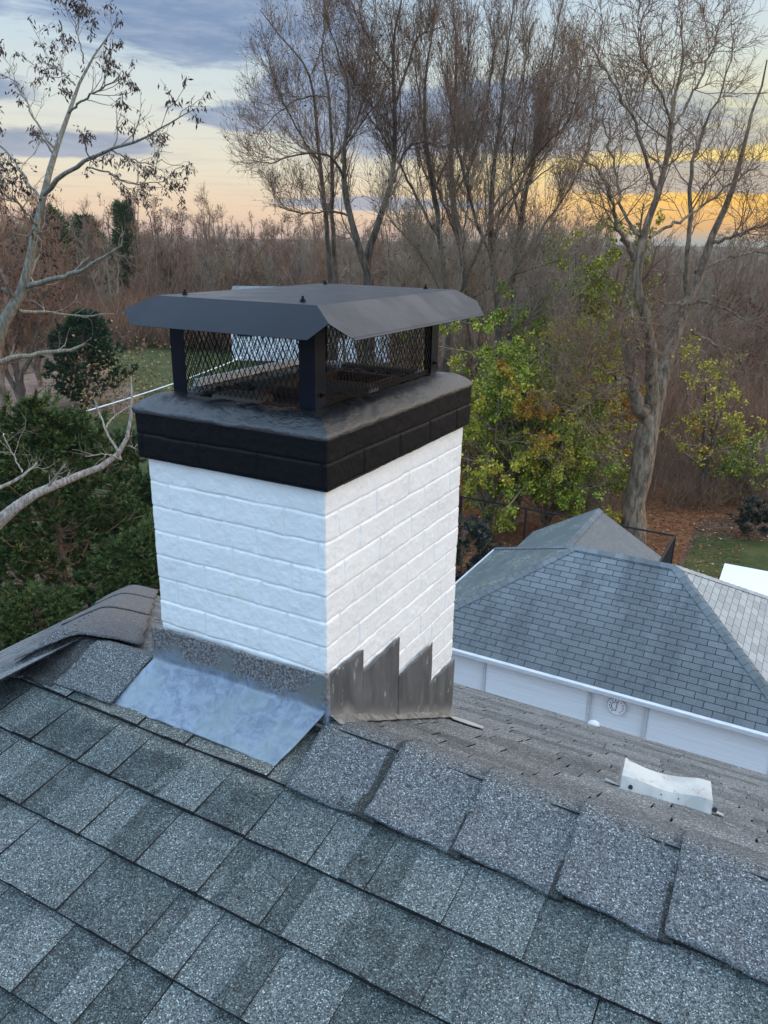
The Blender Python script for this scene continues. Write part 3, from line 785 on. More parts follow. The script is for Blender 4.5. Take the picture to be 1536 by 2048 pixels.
dk.slab([lower(corners[k]) for k in ('fr', 'br', 'pr')], .02, 0)
dk.build('roof_deck', 'garage_groove', gar)
def roof_face(name, P0, P1, Q0, Q1, mat, nrow, tab=.305, seed=1, th=.004, gapx=.012, gapy=.009, dark=None):
    """tabs between eave P0-P1 and top Q0-Q1 (parallel), running bond"""
    P0, P1, Q0, Q1 = [np.array(p, float) for p in (P0, P1, Q0, Q1)]
    ux = (P1-P0)/np.linalg.norm(P1-P0); nrm = np.cross(P1-P0, Q0-P0); nrm /= np.linalg.norm(nrm)
    if nrm[2] < 0: nrm = -nrm
    us = np.cross(nrm, ux)
    if us[2] < 0: us = -us
    H = np.dot(Q0-P0, us); ql, qr = np.dot(Q0-P0, ux), np.dot(Q1-P0, ux); L = np.linalg.norm(P1-P0); e = H/nrow
    mb = MB()
    for r in range(nrow):
        s0, s1 = r*e, (r+1)*e-gapy; k0, k1 = s0/H, s1/H
        x = -(tab/2 if r % 2 else 0)-.05
        while x < L:
            a, b = x+gapx/2, x+tab-gapx/2
            la0, lb0 = ql*k0, L+(qr-L)*k0; la1, lb1 = ql*k1, L+(qr-L)*k1
            a0, b0 = max(a, la0), min(b, lb0); a1, b1 = max(a, la1), min(b, lb1)
            if b0-a0 > .02 and b1-a1 > 0.004:
                P = [P0+ux*a0+us*s0+nrm*th*1.6, P0+ux*b0+us*s0+nrm*th*1.6, P0+ux*b1+us*s1+nrm*th*.5, P0+ux*a1+us*s1+nrm*th*.5]
                mb.slab(P, th)
            x += tab
    return mb.build(name, mat, gar)
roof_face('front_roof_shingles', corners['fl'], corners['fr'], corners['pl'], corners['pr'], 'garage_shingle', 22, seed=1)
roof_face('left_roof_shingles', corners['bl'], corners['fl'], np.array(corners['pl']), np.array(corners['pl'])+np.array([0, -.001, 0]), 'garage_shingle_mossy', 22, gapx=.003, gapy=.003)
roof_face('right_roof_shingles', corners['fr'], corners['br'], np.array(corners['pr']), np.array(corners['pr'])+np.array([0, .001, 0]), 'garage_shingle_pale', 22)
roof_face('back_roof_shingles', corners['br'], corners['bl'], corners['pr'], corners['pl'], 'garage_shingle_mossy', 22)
def caps_line(a, b, mat, n=None, w=.105, name='hip_caps', drop=.05):
    a, b = np.array(a, float), np.array(b, float); L = np.linalg.norm(b-a); d = (b-a)/L; n = n or int(L/.145)
    sd = np.cross(d, (0, 0, 1)); sd /= np.linalg.norm(sd); mb = MB()
    for i in range(n):
        p, q = a+d*L*i/n, a+d*(L*(i+1)/n+.012)
        for s_ in (1, -1):
            z0, z1 = .028, .018
            P = [p+np.array([0, 0, z0]), q+np.array([0, 0, z1]), q+sd*s_*w+np.array([0, 0, z1-drop]), p+sd*s_*w+np.array([0, 0, z0-drop])]
            mb.add(P, [[0, 1, 2, 3]] if s_ > 0 else [[3, 2, 1, 0]])
        mb.add([p+np.array([0, 0, .028]), p+sd*w+np.array([0, 0, .028-drop]), p+sd*w+np.array([0, 0, -drop-.01]), p-sd*w+np.array([0, 0, -drop-.01]), p-sd*w+np.array([0, 0, .028-drop])], [[0, 1, 2, 3, 4]])
    return mb.build(name, mat, gar)
caps_line(corners['fl'], corners['pl'], 'garage_shingle', drop=.045); caps_line(corners['fr'], corners['pr'], 'garage_shingle', drop=.045)
caps_line(corners['bl'], corners['pl'], 'garage_shingle', drop=.045); caps_line(corners['br'], corners['pr'], 'garage_shingle_pale', drop=.045)
caps_line(corners['pl'], corners['pr'], 'garage_shingle', name='ridge_caps', drop=.058)
# rear wing
wx0, wx1, wxc, wy, wz, wr = -4.45, -1.34, -2.90, 16.42, GE, -4.90
wg = MB(); wg.slab([(wx0, 14.2, wz), (wxc, 13.2, wr), (wxc, wy, wr), (wx0, wy, wz)][::-1], .03); wg.build('wing_left_slope', 'garage_shingle_mossy', gar)
wg = MB(); wg.slab([(wx1, 14.2, wz), (wx1, wy, wz), (wxc, wy, wr), (wxc, 13.2, wr)], .03); tag(wg.build('wing_right_slope', 'shingle_far', gar), 'plain brown grey right slope of the rear wing')
caps_line((wxc, wy, wr), (wxc, 13.3, wr), 'garage_shingle', name='wing_ridge_caps', drop=.06)
# fascia/gutter and door front
gt = MB(); gt.box(((gx0+gx1)/2, gy0-.03, GE-.045), (gx1-gx0+.08, .10, .085)); gt.box((gx1+.03, gyc, GE-.045), (.10, gy1-gy0, .085)); gt.box((gx0-.03, gyc, GE-.045), (.06, gy1-gy0, .085)); bevel(gt.build('gutter', 'gutter_white', gar), .012, 2)
yf = gy0+.155
def door(x0, x1):
    d = MB(); H = 2.15; z1 = GE-.14
    k = 0
    d.box(((x0+x1)/2, yf, z1-H/2), (x1-x0, .03, H))
    o = d.build('garage_door', 'white_siding', gar)
    s = MB()
    z = z1-.04
    while z > z1-H+.05:
        s.box(((x0+x1)/2, yf-.018, z-.05), (x1-x0-.06, .010, .092)); z -= .105
    s.build('door_slats', 'white_siding', o)
    for x in (x0, x1):
        t_ = MB(); t_.box((x, yf-.03, z1-H/2), (.045, .035, H)); t_.build('door_jamb', 'gutter_white', o)
door(-3.22, -1.33); door(-.39, 1.5)
# wall thermometer on the pier between the doors
tc_ = on_y(1233, 1413, yf-.035)
th_ = empty('wall_thermometer', tuple(tc_), 'round white dial thermometer hung on the garage wall between the doors', 'thermometer')
r0 = .155
b = MB(); b.cyl(tc_+[0, .02, 0], tc_, r0, 40); bevel(b.build('dial_case', 'dial_face', th_), .006, 2)
b = MB()
for i in range(40):
    a0, a1 = 2*math.pi*i/40, 2*math.pi*(i+1)/40
    b.bar(tc_+np.array([math.cos(a0)*r0*.97, -.004, math.sin(a0)*r0*.97]), tc_+np.array([math.cos(a1)*r0*.97, -.004, math.sin(a1)*r0*.97]), .008)
b.build('bezel', 'gutter_white', th_)
b = MB()
for i in range(24):
    a0, a1 = R(70+200*i/24), R(70+200*(i+1)/24)
    b.bar(tc_+np.array([math.cos(a0)*r0*.52, -.003, math.sin(a0)*r0*.52]), tc_+np.array([math.cos(a1)*r0*.52, -.003, math.sin(a1)*r0*.52]), .007)
for i in range(12):
    a = R(-60+i*300/11-90+90)
    a = R(235-i*290/11); red = False
    
b.build('scale_arc', 'ink', th_)
for i in range(12):
    a = R(235-i*290/11); b = MB(); b.box(tc_+np.array([math.cos(a)*r0*.72, -.003, math.sin(a)*r0*.72]), (.018, .004, .020)); b.build('scale_mark', 'ink' if i < 7 else 'red_ink', th_)
b = MB(); b.bar(tc_+np.array([.006, -.006, .085]), tc_+np.array([-.006, -.006, -.08]), .009); b.build('needle', 'red_ink', th_)

# white covered roof at the right
wt = empty('shed', (1.6, 17.0, GZ), 'low shed with smooth pale blue white roof at right edge', 'shed')
b = MB(); b.slab([(-.12, 18.9, -6.6), (-.02, 15.5, -6.05), (3.2, 15.5, -6.05), (3.2, 18.9, -6.6)], .05); b.build('roof', 'tarp', wt)
b = MB(); b.box((1.6, 17.6, (GZ-6.7)/2), (3.0, 2.1, -6.7-GZ)); b.build('wall', 'white_siding', wt)

# ------------------------------------------------------------------ fence, ladder
fe = empty('fence', (-4.6, 19.6, GZ), 'black metal fence with thin top rail behind the garage', 'fence')
ft = GZ+1.80
b = MB(); b.cyl((-8.0, 19.7, ft), (-1.5, 19.6, ft), .028, 8); b.cyl((-1.5, 19.6, ft), (-1.5, 15.0, ft), .028, 8); b.build('top_rail', 'fence_black', fe)
for (x, y, r_) in ((-7.84, 19.7, .05), (-5.72, 19.67, .032), (-3.6, 19.63, .032), (-1.5, 19.6, .04), (-1.5, 17.3, .032)):
    b = MB(); b.cyl((x, y, GZ), (x, y, ft+.03), r_, 8); b.build('post', 'fence_black', fe)
b = MB()
def link(a, c, z0, z1, step=.12, r=.0016):
    a = np.array([*a, 0.]); c = np.array([*c, 0.]); L = np.linalg.norm(c-a); d = (c-a)/L; H = z1-z0
    for i in range(int((L+H)/step)+1):
        for sg in (1, -1):
            s0, s1 = (i*step-H, i*step) if sg == 1 else (i*step, i*step-H)
            f = lambda s: (s-s0)/(s1-s0)*H
            c0, c1 = max(0, min(L, s0)), max(0, min(L, s1))
            if abs(c1-c0) > 1e-3: b.bar(a+d*c0+[0, 0, z0+f(c0)], a+d*c1+[0, 0, z0+f(c1)], r*2)
link((-7.84, 19.7), (-1.5, 19.6), GZ+.05, ft, .09); link((-1.5, 19.6), (-1.5, 15.0), GZ+.05, ft, .06, .0035)
b.build('chain_link', 'fence_black', fe)
la = empty('ladder', tuple(on_z(950, 1058, GZ+.1)), 'grey metal ladder lying on orange leaves beside the fence', 'ladder')
A, B_ = on_z(926, 1050, GZ+.25), on_z(985, 1072, GZ+.20); A2, B2 = on_z(926, 1061, GZ+.10), on_z(982, 1078, GZ+.06)
b = MB(); b.bar(A, B_, .04, h=.07); b.build('rail', 'ladder_metal', la); b = MB(); b.bar(A2, B2, .04, h=.07); b.build('rail', 'ladder_metal', la)
for k in (.12, .36, .6, .84):
    b = MB(); b.cyl(A*(1-k)+B_*k, A2*(1-k)+B2*k, .018, 8); b.build('rung', 'ladder_metal', la)

# distant white house seen through the mesh
hc = at(590, 700, 62); hr = R(-35)
hh = empty('house', (hc[0], hc[1], GZ), 'distant white house with dark windows seen through the cap mesh', 'house')
ax_ = np.array([math.cos(R(28.5)), math.sin(R(28.5)), 0]); ay_ = np.array([-ax_[1], ax_[0], 0]); az_ = np.array([0, 0, 1.])
hb = np.array([hc[0], hc[1], GZ])
b = MB(); b.box(hb+ay_*4+az_*2.0+ax_*1.2, (12.5, 7, 4.0), ax=(ax_, ay_, az_)); b.build('wall', 'white_siding', hh)
b = MB()
q0 = hb+ax_*1.2+az_*4.0
b.slab([q0-ax_*6.6, q0+ax_*6.6, q0+ax_*6.6+ay_*4+az_*1.5, q0-ax_*6.6+ay_*4+az_*1.5], .15); b.slab([q0-ax_*6.6+ay_*4+az_*1.5, q0+ax_*6.6+ay_*4+az_*1.5, q0+ax_*6.6+ay_*8, q0-ax_*6.6+ay_*8], .15); b.build('roof', 'garage_shingle', hh)
for x_, w_, z_, h_ in ((-4.0, 1.2, 2.6, 1.4), (-1.0, 1.6, 2.6, 1.5), (1.2, 1.1, 2.3, 1.9), (3.4, 1.4, 2.6, 1.4), (5.6, 1.2, 2.6, 1.4)):
    b = MB(); b.box(hb+ax_*x_+ay_*.46+az_*z_, (w_, .12, h_), ax=(ax_, ay_, az_)); b.build('window', 'glass_dark', hh)

# ------------------------------------------------------------------ trees
def nrmz(a): return a/np.maximum(np.linalg.norm(a, axis=-1, keepdims=True), 1e-9)
def tubes(P, Rd, k=4):
    """P (B,n,3) R (B,n) -> V,F"""
    B, n, _ = P.shape
    T = np.gradient(P, axis=1); T = nrmz(T)
    ref = np.where(np.abs(T[:, :1, 2:3]) > .9, np.array([1., 0, 0]), np.array([0, 0, 1.]))
    U = nrmz(np.cross(T, np.broadcast_to(ref, T.shape))); Vv = np.cross(T, U)
    a = np.arange(k)*2*math.pi/k
    ring = P[:, :, None, :]+Rd[:, :, None, None]*(U[:, :, None, :]*np.cos(a)[None, None, :, None]+Vv[:, :, None, :]*np.sin(a)[None, None, :, None])
    I = np.arange(B*n*k).reshape(B, n, k)
    q = np.stack([I[:, :-1], np.roll(I, -1, 2)[:, :-1], np.roll(I, -1, 2)[:, 1:], I[:, 1:]], -1).reshape(-1, 4)
    return ring.reshape(-1, 3), q
def cat(parts):
    V = []; F = []; o = 0
    for v, f in parts: V.append(v); F.append(f+o); o += len(v)
    return np.concatenate(V), np.concatenate(F)
def resample(pts, n):
    pts = np.asarray(pts, float); d = np.r_[0, np.cumsum(np.linalg.norm(np.diff(pts, axis=0), axis=1))]
    t = np.linspace(0, d[-1], n)
    # catmull-like smoothing: interpolate then smooth
    q = np.stack([np.interp(t, d, pts[:, i]) for i in range(pts.shape[1])], 1)
    for _ in range(2): q[1:-1] = (q[:-2]+2*q[1:-1]+q[2:])/4
    return q
def sprout(P, Rd, per, L, ang=(25, 55), up=.25, wob=.22, n=5, ratio=.55, tmin=.25, tmax=1., rmin=.004, rs=None, tips=True, flat=None):
    """children of the branches P,R. per = children per branch, L = (min,max) length or array per parent"""
    rs = rs or rng; B = len(P); idx = np.repeat(np.arange(B), per); C = len(idx)
    t = rs.uniform(tmin, tmax, C); m = P.shape[1]; f = t*(m-1); i0 = np.minimum(f.astype(int), m-2); fr_ = (f-i0)[:, None]
    st = P[idx, i0]*(1-fr_)+P[idx, i0+1]*fr_; tan = nrmz(P[idx, i0+1]-P[idx, i0]); r0 = Rd[idx, i0]*(1-fr_[:, 0])+Rd[idx, i0+1]*fr_[:, 0]
    rnd = rs.normal(size=(C, 3)); perp = nrmz(rnd-(rnd*tan).sum(1, keepdims=True)*tan)
    a = np.radians(rs.uniform(*ang, C))[:, None]
    d = nrmz(tan*np.cos(a)+perp*np.sin(a))
    if isinstance(L, tuple): ln = rs.uniform(L[0], L[1], C)
    else: ln = L[idx]*rs.uniform(.6, 1.15, C)
    ln = ln*(1.15-.6*t)
    step = (ln/(n-1))[:, None]; pts = [st]
    for j in range(n-1):
        d = nrmz(d+rs.normal(size=(C, 3))*wob+np.array([0, 0, up]))
        pts.append(pts[-1]+d*step)
    Pc = np.stack(pts, 1); rc0 = np.maximum(r0*ratio, rmin)
    Rc = rc0[:, None]*np.linspace(1, .35, n)[None, :]; Rc = np.maximum(Rc, rmin*.6)
    return Pc, Rc
def leafquads(C, size, rs, droop=0., elong=1.6, spread=.0):
    n = len(C); a = nrmz(rs.normal(size=(n, 3))+np.array([0, 0, -droop])); b = rs.normal(size=(n, 3)); b = nrmz(b-(b*a).sum(1, keepdims=True)*a)
    s = size*rs.uniform(.6, 1.25, (n, 1)); C = C+rs.normal(size=(n, 3))*spread
    V = np.stack([C, C+a*s*elong*.5+b*s*.42, C+a*s*elong, C+a*s*elong*.5-b*s*.42], 1).reshape(-1, 3)
    return V, np.arange(4*n).reshape(-1, 4)
def tips_of(P, k=2):
    return P[:, -k:].reshape(-1, 3)
def pick(P, n, rs):
    """n random points along branches"""
    i = rs.integers(0, len(P), n); j = rs.integers(1, P.shape[1]-1, n); f = rs.uniform(0, 1, (n, 1))
    return P[i, j]*(1-f)+P[i, j+1]*f

def drawn(limbs, d0, rs, npt=16, px_r=True):
    """limbs: list of (points[(px,py,width_px[,ddepth])]) -> list of (P,R); d0 = horizontal distance ahead"""
    out = []
    for L in limbs:
        pts = []
        for q in L:
            dd = d0+(q[3] if len(q) > 3 else 0); p = at(q[0], q[1], dd); r = q[2]*.5*dd/FPX*.92; pts.append([*p, r])
        q = resample(pts, npt)
        out.append((q[:, :3], q[:, 3]))
    return np.stack([a for a, b in out]), np.stack([b for a, b in out])
def add_tree(name, base, label, catg, trunk, crown, bark, twig, foliage=None, leafmat=None, group=None, extra=None):
    root = empty(name, tuple(base), label, catg, group)
    V, F = trunk; obj('trunk', raw_mesh('trunk', V, F, bark, smooth=True), root)
    if crown is not None: V, F = crown; obj('crown', raw_mesh('crown', V, F, twig), root)
    if foliage is not None: V, F = foliage; obj('foliage', raw_mesh('foliage', V, F, leafmat), root)
    if extra:
        for nm, (V, F), mt in extra: obj(nm, raw_mesh(nm, V, F, mt), root)
    return root

# ---- left slender tree with drooping dark leaves
rs = np.random.default_rng(21)
D = 12.
limbs = [
 [(-120, 900, 44), (-60, 790, 38), (0, 668, 32), (40, 600, 26), (58, 560, 22), (66, 500, 20), (74, 450, 18), (80, 400, 17), (92, 358, 15, .3), (112, 300, 12, .5), (135, 230, 9.5, .8), (150, 170, 7.5, 1), (168, 130, 6, 1.1), (192, 105, 4, 1.2), (225, 60, 2, 1.3)],
 [(88, 388, 13), (120, 352, 11, -.3), (175, 315, 9, -.6), (220, 300, 7.5, -.9), (270, 283, 6, -1.2), (310, 268, 4.5, -1.4), (350, 240, 3, -1.6), (395, 215, 1.6, -1.7)],
 [(58, 572, 15), (90, 562, 12, -.3), (130, 552, 11, -.6), (170, 540, 9, -.8), (205, 515, 7, -.9), (245, 490, 4, -1)],
 [(35, 620, 10), (65, 622, 8, .4), (110, 626, 6, .8), (160, 632, 4, 1), (230, 628, 2.5, 1.2)],
 [(135, 228, 6, .8), (165, 200, 5, .5), (200, 180, 4, .3), (240, 150, 2.5, .2)],
 [(112, 300, 6, .5), (90, 270, 5, .7), (65, 230, 4, .9), (45, 190, 3, 1.2), (30, 155, 2, 1.3), (0, 150, 1.5, 1.4)],
 [(150, 170, 4, 1), (120, 140, 3, 1.2), (90, 125, 2, 1.4)],
 [(168, 128, 3.5, 1.1), (160, 90, 2.5, 1), (150, 50, 2, 1), (140, 25, 1.4, 1)],
 [(220, 300, 4, -.9), (260, 320, 3.5, -.6), (300, 332, 2.5, -.4), (325, 318, 1.6, -.3)],
 [(175, 335, 5, -.4), (220, 345, 4, 0), (262, 372, 3, .2), (320, 365, 1.6, .3)],
 [(80, 400, 7), (50, 350, 5.5, .5), (10, 300, 4, .9), (-30, 270, 3, 1.2)],
 [(74, 450, 7), (30, 400, 5, -.5), (-10, 380, 4, -.9)],
 [(-70, 745, 16, .6), (0, 722, 14, .9), (70, 708, 11, 1.1), (140, 700, 9, 1.3), (170, 688, 5, 1.4)],
]
P0, R0 = drawn(limbs, D, rs); R0 *= .85
P0[:, 1:-1] += rs.normal(size=P0[:, 1:-1].shape)*.012
# trunk runs on to the ground outside the frame
gb = at(-120, 900, D); base = np.array([gb[0]-.9, gb[1]-.2, GZ])
tp0 = resample([[*base, .26], [*(base*.45+gb*.55), .2], [*gb, .175]], 16)
P0 = np.concatenate([P0, tp0[None, :, :3]]); R0 = np.concatenate([R0, tp0[None, :, 3]])
fine = P0[:-1]; fr0 = R0[:-1]
P1, R1 = sprout(fine[[0, 1, 4, 5, 6, 7, 8, 9, 10, 11]], fr0[[0, 1, 4, 5, 6, 7, 8, 9, 10, 11]], 9, (.35, .95), (25, 60), .10, .22, 6, .5, .35, rmin=.006, rs=rs)
P2, R2 = sprout(P1, R1, 4, (.15, .45), (25, 60), .03, .28, 4, .6, .2, rmin=.004, rs=rs)
P1b, R1b = sprout(fine[[2, 3, 12]], fr0[[2, 3, 12]], 4, (.3, .8), (30, 60), .15, .25, 5, .4, .3, rmin=.006, rs=rs)
P2b, R2b = sprout(P1b, R1b, 3, (.15, .4), (25, 60), .05, .28, 4, .6, .2, rmin=.004, rs=rs)
fol = pick(P2, 2600, rs)
sel = vnoise(fol, 2.6, 3) > -.03; fol = fol[sel]
fol2 = np.repeat(fol, 2, 0)
add_tree('bare_tree', base, 'slender pale-barked tree leaning in from the left with drooping dark leaf clusters', 'tree',
  tubes(P0, R0, 8), cat([tubes(P1, R1, 4), tubes(P2, R2, 3), tubes(P1b, R1b, 4), tubes(P2b, R2b, 3)]), 'bark_pale', 'twig_pale', leafquads(fol2, .027, rs, droop=1.6, elong=2.8, spread=.03), 'leaf_dark')

# ---- near bare tree, only its limbs reach into the frame at lower left
rs = np.random.default_rng(22); D = 6.2
limbs = [
 [(-160, 1200, 44, -.3), (-60, 1110, 38), (0, 1040, 30), (32, 1002, 24), (70, 985, 21, .1), (110, 970, 18, .2), (150, 958, 17, .3), (195, 938, 15, .4), (240, 920, 13, .5), (250, 912, 10, .5), (262, 880, 9, .5), (266, 850, 8, .5), (264, 815, 6, .6), (262, 780, 4, .6), (262, 752, 2.5, .6)],
 [(242, 920, 6, .5), (225, 885, 5, .6), (210, 855, 4.5, .7), (195, 820, 3.5, .8), (190, 800, 2.5, .8)],
 [(210, 855, 3.5, .7), (230, 830, 3, .9), (262, 810, 2, 1.0)],
 [(-90, 1010, 12, -.6), (-20, 985, 9, -.5), (40, 955, 7, -.4), (75, 925, 4, -.3)],
 [(44, 945, 4, -.4), (25, 905, 3, -.3), (5, 870, 2, -.3)],
 [(240, 918, 4, .5), (215, 908, 3, .3), (170, 912, 2, .2)],
 [(255, 890, 3.5, .5), (272, 898, 2, .5)],
]
P0, R0 = drawn(limbs, D, rs); P0[:, 1:-1] += rs.normal(size=P0[:, 1:-1].shape)*.004
gb = at(-160, 1200, D-.3); base = np.array([gb[0]-.7, gb[1]-.3, GZ])
tp0 = resample([[*base, .2], [*(base*.5+gb*.5+np.array([-.1, 0, 0])), .14], [*gb, .09]], 16)
P0 = np.concatenate([P0, tp0[None, :, :3]]); R0 = np.concatenate([R0, tp0[None, :, 3]])
P1, R1 = sprout(P0[:-1], R0[:-1], 5, (.12, .38), (30, 65), .12, .25, 5, .35, .45, rmin=.0022, rs=rs)
P2, R2 = sprout(P1, R1, 3, (.08, .22), (25, 60), .05, .3, 4, .6, .2, rmin=.0014, rs=rs)
add_tree('bare_tree', base, 'bare tree whose thick pale limb curves up in front of the dark cedars', 'tree', tubes(P0, R0, 9), cat([tubes(P1, R1, 4), tubes(P2, R2, 3)]), 'bark_limb', 'twig_pale')

# ---- big crooked bare tree at the right
rs = np.random.default_rng(23); D = 23.
limbs = [
 [(1262, 1085, 62), (1270, 1000, 58), (1282, 930, 56), (1290, 880, 60), (1300, 830, 58), (1312, 780, 48, .3), (1325, 735, 38, .6), (1345, 690, 32, .9), (1365, 650, 28, 1.1), (1376, 600, 24, 1.3), (1392, 545, 20, 1.5), (1420, 490, 17, 1.6), (1448, 430, 14, 1.7), (1468, 370, 12, 1.9), (1478, 310, 10, 2), (1500, 250, 7, 2.2), (1520, 190, 5, 2.3), (1534, 120, 3, 2.4)],
 [(1295, 840, 40), (1272, 800, 34, -.3), (1262, 760, 26, -.5), (1262, 715, 22, -.6), (1255, 690, 18, -.6), (1245, 660, 12, -.7)],
 [(1300, 815, 34), (1304, 760, 30, -.4), (1300, 700, 28, -.7), (1292, 640, 28, -.9), (1280, 600, 26, -1), (1270, 560, 24, -1), (1266, 520, 22, -1), (1272, 490, 20, -1), (1290, 460, 17, -.9), (1302, 425, 15, -.8), (1318, 385, 13, -.7), (1332, 330, 12, -.6), (1340, 270, 10, -.5), (1350, 200, 8, -.3), (1362, 140, 6, -.2), (1370, 80, 4), (1365, 25, 2)],
 [(1268, 520, 15, -1), (1250, 480, 13, -1.3), (1235, 455, 10, -1.5), (1228, 410, 8, -1.8), (1215, 370, 7, -2), (1190, 335, 5, -2.2), (1160, 310, 3, -2.4)],
 [(1318, 385, 9, -.7), (1295, 350, 8, -1), (1288, 300, 7.5, -1.3), (1272, 245, 7, -1.5), (1245, 205, 6, -1.7), (1222, 160, 4.5, -1.9), (1195, 110, 3, -2), (1170, 85, 2, -2)],
 [(1332, 330, 7, -.6), (1345, 250, 6, -.9), (1320, 180, 5, -1.1), (1280, 110, 4, -1.2), (1275, 50, 2, -1.3)],
 [(1340, 270, 7, -.5), (1372, 215, 6, 0), (1400, 160, 5, .3), (1430, 90, 4, .6), (1440, 40, 2, .8)],
 [(1378, 600, 15, 1.3), (1372, 540, 13, 1.1), (1376, 490, 11, 1), (1378, 430, 10, 1), (1382, 380, 9, 1), (1380, 320, 8, 1), (1405, 265, 6, 1.1), (1430, 210, 5, 1.2), (1460, 130, 3, 1.3), (1470, 60, 2, 1.3)],
 [(1425, 485, 9, 1.6), (1470, 470, 7, 1.2), (1510, 455, 5, .9), (1560, 440, 4, .6)],
 [(1300, 475, 8, -.9), (1340, 450, 7, -.3), (1370, 440, 6, .2), (1420, 400, 5, .7), (1470, 360, 4, 1.1), (1520, 330, 3, 1.5)],
 [(1262, 765, 12, -.5), (1235, 765, 11, -.9), (1200, 785, 8, -1.3), (1170, 815, 6, -1.6), (1130, 825, 4, -1.9)],
 [(1255, 762, 9, -.6), (1225, 748, 7, -1), (1190, 735, 5, -1.4), (1150, 722, 3, -1.7)],
 [(1372, 610, 10, 1.2), (1400, 600, 8, .8), (1440, 612, 6, .4), (1490, 640, 4, 0), (1530, 660, 3, -.2)],
 [(1378, 605, 8, 1.3), (1340, 608, 6, .8), (1310, 615, 4, .4), (1300, 640, 3, .2)],
 [(1385, 665, 9, 1), (1430, 690, 7, .7), (1475, 705, 5, .5), (1490, 745, 3, .4)],
 [(1256, 590, 8, -1), (1268, 640, 7, -1.4), (1280, 700, 6, -1.3)],
 [(1392, 545, 9, 1.5), (1440, 520, 7, 1.9), (1500, 505, 5, 2.2), (1560, 500, 4, 2.5)],
 [(1280, 470, 8, -1), (1245, 430, 7, -.6), (1240, 380, 6, -.2), (1225, 320, 5, .2), (1212, 270, 4, .5), (1205, 210, 2.5, .7)],
]
P0, R0 = drawn(limbs, D, rs, 22); P0[:, 1:-1] += rs.normal(size=P0[:, 1:-1].shape)*.03
R0 *= .88; P0[0, 0, 2] = GZ-.1; R0[0, :2] *= [1.35, 1.1]
P1, R1 = sprout(P0[2:], R0[2:], 15, (1.0, 2.9), (25, 58), .14, .24, 7, .36, .25, rmin=.012, rs=rs)
P2, R2 = sprout(P1, R1, 8, (.5, 1.4), (25, 60), .10, .28, 5, .55, .15, rmin=.008, rs=rs)
P3, R3 = sprout(P2, R2, 5, (.25, .75), (25, 60), .06, .30, 4, .6, .15, rmin=.005, rs=rs)
fol = pick(P3, 120, rs)
add_tree('bare_tree', (P0[0, 0, 0], P0[0, 0, 1], GZ), 'large crooked many-limbed bare tree behind the garage at the right', 'tree', tubes(P0, R0, 9), cat([tubes(P1, R1, 4), tubes(P2, R2, 3), tubes(P3, R3, 3)]), 'bark_grey', 'twig_brown', leafquads(fol, .07, rs, 1.), 'leaf_orange')

# ---- stand of tall thin bare trees in the middle
def stand_tree(limbs, D, seed, label, bark='bark_dark', twig='twig_brown', per=(19, 8, 5), L=(1.2, 3.), leaf=700, npt=18, wob=.18, ang=(18, 45), up=.22, twr=(.012, .008, .005), lsz=.05, lm='leaf_dark', group=None):
    rs = np.random.default_rng(seed)
    P0, R0 = drawn(limbs, D, rs, npt); P0[:, 1:-1] += rs.normal(size=P0[:, 1:-1].shape)*.02
    R0 *= .64
    b0 = P0[0, 0]; base = np.array([b0[0]+rs.uniform(-.2, .2), b0[1], GZ])
    tr = resample([[*base, R0[0, 0]*1.2], [*(base*.5+b0*.5), R0[0, 0]*1.05], [*b0, R0[0, 0]]], npt)
    P0 = np.concatenate([tr[None, :, :3], P0]); R0 = np.concatenate([tr[None, :, 3], R0])
    P1, R1 = sprout(P0[1:], R0[1:], per[0], L, ang, up, wob, 7, .36, .15, rmin=twr[0], rs=rs)
    P2, R2 = sprout(P1, R1, per[1], (L[0]*.45, L[1]*.45), (20, 50), up*.7, wob*1.2, 5, .55, .15, rmin=twr[1], rs=rs)
    P3, R3 = sprout(P2, R2, per[2], (L[0]*.22, L[1]*.24), (20, 55), up*.5, wob*1.4, 4, .6, .2, rmin=twr[2], rs=rs)
    fo = leafquads(pick(P3, leaf, rs), lsz, rs, 1., 1.8) if leaf else None
    return add_tree('bare_tree', base, label, 'tree', tubes(P0, R0, 7), cat([tubes(P1, R1, 3), tubes(P2, R2, 3), tubes(P3, R3, 3)]), bark, twig, fo, lm, group)
stand_tree([
 [(740, 560, 26), (712, 482, 22), (697, 425, 19), (688, 358, 14), (686, 293, 12), (702, 228, 9), (695, 163, 7), (686, 114, 5), (663, 81, 4), (650, 20, 2.5)],
 [(687, 358, 9), (669, 313, 8, -.5), (630, 303, 7, -1), (581, 313, 5, -1.4), (533, 329, 3, -1.8), (500, 320, 2, -2)],
 [(686, 293, 7), (715, 240, 6, .6), (735, 180, 5, 1), (740, 120, 3, 1.2)],
 [(700, 430, 8), (660, 422, 6, .5), (610, 428, 4, .9), (560, 415, 3, 1.2)]], 29, 31, 'mossy grey forked bare tree left of the stand with one long limb reaching left')
stand_tree([
 [(672, 560, 17), (663, 440, 14), (664, 326, 11), (666, 277, 10), (656, 195, 8), (646, 130, 6), (643, 65, 4), (650, 0, 3), (655, -60, 2)],
 [(656, 195, 5), (630, 190, 5, .5), (590, 200, 4, .9), (550, 230, 3, 1.2), (515, 270, 2, 1.4)],
 [(664, 326, 6), (700, 280, 5, -.5), (735, 230, 4, -.9), (770, 190, 3, -1.2)]], 32, 32, 'thin straight dark-stemmed bare tree second from the left of the stand')
